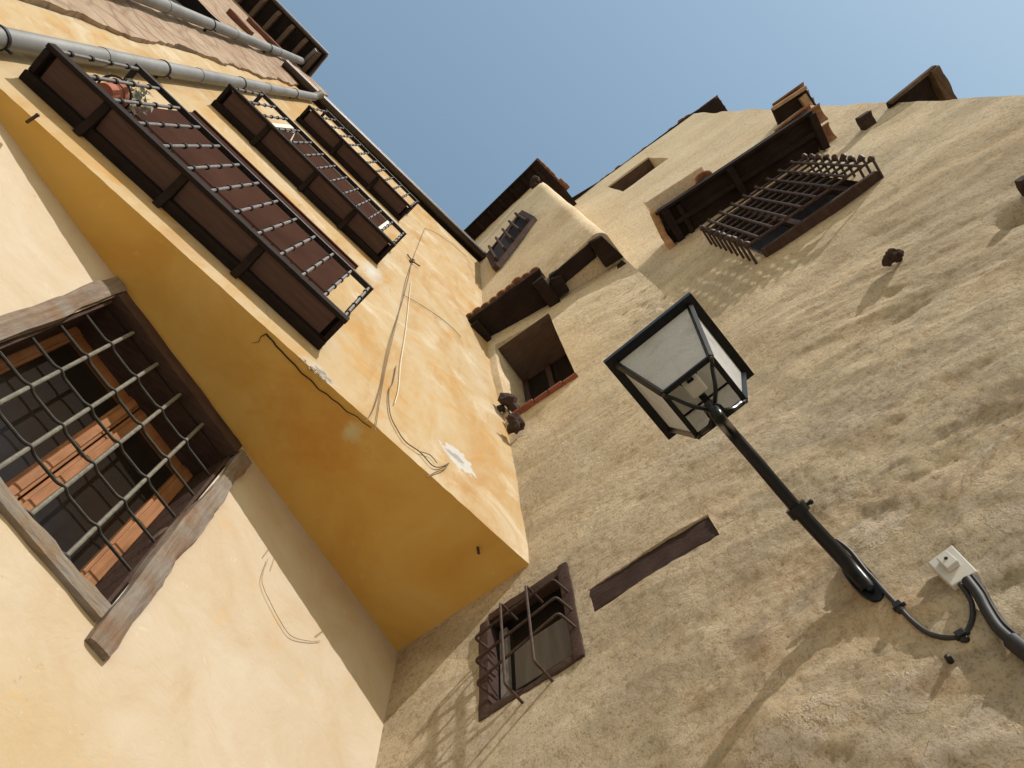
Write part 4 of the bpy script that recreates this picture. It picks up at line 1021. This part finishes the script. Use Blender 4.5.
wire('wall_wire', ya((425, 228), (437.6, 233.7), (453, 245), (467, 257)), 0.0026, M['greycable'], 'wire curving up to the right under the gutter', 'wire', G_)
wire('wall_wire', [Lw(*([uz(x, y)[0], -0.012, uz(x, y)[1]])) for x, y in ((266, 560), (260, 578), (262, 590), (269, 605), (278, 622), (289, 637), (306, 642), (318, 642))], 0.0018, M['tanwire'], 'thin wire loop on the pale lower wall', 'wire', G_)
# insulator knot
m = MB(); q = at_y(412, 261, YA-0.02); m.lump(q, 0.03, 0.4, 20, sub=2); m.tube([q+V((-0.08, 0, 0.1)), q, q+V((0.10, -0.01, 0.06))], 0.009, 6)
tag(link('wire_anchor', m, M['greycable'], None, loc=q), 'small rusty wire anchor where the facade wires meet', 'anchor')

# flower pot on the lowest balcony
q = at_y(101, 92, YA-0.105)
pt = thing('flower_pot', 'terracotta pot with silver-grey foliage at the left end of the lowest balcony', 'flower pot', V((q.x, q.y, q.z-0.1)))
m = MB(); m.tube([q+UP*0.03, q+UP*0.15, q+UP*0.151, q+UP*0.19], 0.052, 18, 0.078); link('pot', m, M['pot'], pt, smooth=True)
m = MB(); m.tube([q+UP*0.155+V((0.098*math.cos(t), 0.098*math.sin(t), 0)) for t in [2*math.pi*i/24 for i in range(25)]], 0.007, 6); m.tube([q+V((0, 0.095, 0.155)), V((q.x, YA-0.002, q.z+0.155))], 0.008, 6)
link('ring_holder', m, M['iron'], pt, smooth=True)
m = MB()
for i in range(150):
    a = random.uniform(0, 6.28); r = random.uniform(0, 0.13); b = q+V((r*math.cos(a), r*math.sin(a)*0.7, 0.22+random.uniform(0, 0.28)))
    d1 = V((random.gauss(0, 1), random.gauss(0, 1), random.gauss(0.4, 0.6))).normalized()*random.uniform(0.02, 0.04); d2 = d1.cross(V((random.gauss(0, 1), random.gauss(0, 1), random.gauss(0, 1)))).normalized()*0.010
    m.face([b-d1, b+d2, b+d1, b-d2])
for i in range(8):
    a = random.uniform(0, 6.28); m.tube([q+UP*0.18, q+V((0.05*math.cos(a), 0.04*math.sin(a), 0.32)), q+V((0.11*math.cos(a), 0.08*math.sin(a), 0.44))], 0.004, 5, 0.002)
link('foliage', m, M['leaf'], pt)
# white wire hanger on the middle balcony
qa = at_y(286, 133, YA-0.2)
m = MB(); w = lambda x, y: at_y(x, y, YA-0.19)
m.tube([w(277, 128.5), w(295, 132.5), w(290, 142), w(283, 137), w(277, 128.5)], 0.007, 6)
tag(link('wire_hanger', m, M['whitecable'], None, smooth=True, loc=qa), 'white wire clothes hanger on the railing of the middle balcony', 'hanger')

# ------------------------------------------------------------------ light
SUN_EL, SUN_AZ = 34.0, -94.6         # height, and horizontal bearing (degrees from +x, counter-clockwise)
sd = V((math.cos(R(SUN_EL))*math.cos(R(SUN_AZ)), math.cos(R(SUN_EL))*math.sin(R(SUN_AZ)), math.sin(R(SUN_EL))))
L = bpy.data.lights.new('sun', 'SUN'); L.energy = 2.8; L.angle = R(0.53); L.color = (1.0, 0.945, 0.89)
lo = bpy.data.objects.new('sun', L); col.objects.link(lo); lo.rotation_euler = sd.to_track_quat('Z', 'Y').to_euler()
w = bpy.data.worlds.new('World'); scene.world = w; w.use_nodes = True
nt = w.node_tree; sky = nt.nodes.new('ShaderNodeTexSky'); sky.sky_type = 'NISHITA'; sky.sun_disc = False
sky.sun_elevation = R(SUN_EL); sky.sun_rotation = math.atan2(sd.x, sd.y)
sky.air_density = 2.7; sky.dust_density = 1.0; sky.ozone_density = 2.6
bg = nt.nodes['Background']; bg.inputs['Strength'].default_value = 0.100
nt.links.new(sky.outputs[0], bg.inputs[0])

# ------------------------------------------------------------------ camera
cam = bpy.data.cameras.new('camera'); co = bpy.data.objects.new('camera', cam); col.objects.link(co)
cam.sensor_fit = 'HORIZONTAL'; cam.sensor_width = 36; cam.lens = F*36/1024; cam.clip_start = 0.05; cam.clip_end = 500
from mathutils import Matrix
co.matrix_world = Matrix((AX, AY, AZ)).to_4x4()
scene.camera = co
vs_ = scene.view_settings; vs_.view_transform = 'Standard'; vs_.look = 'None'; vs_.gamma = 1; vs_.exposure = 0.55
scene.render.resolution_x = 1024; scene.render.resolution_y = 768
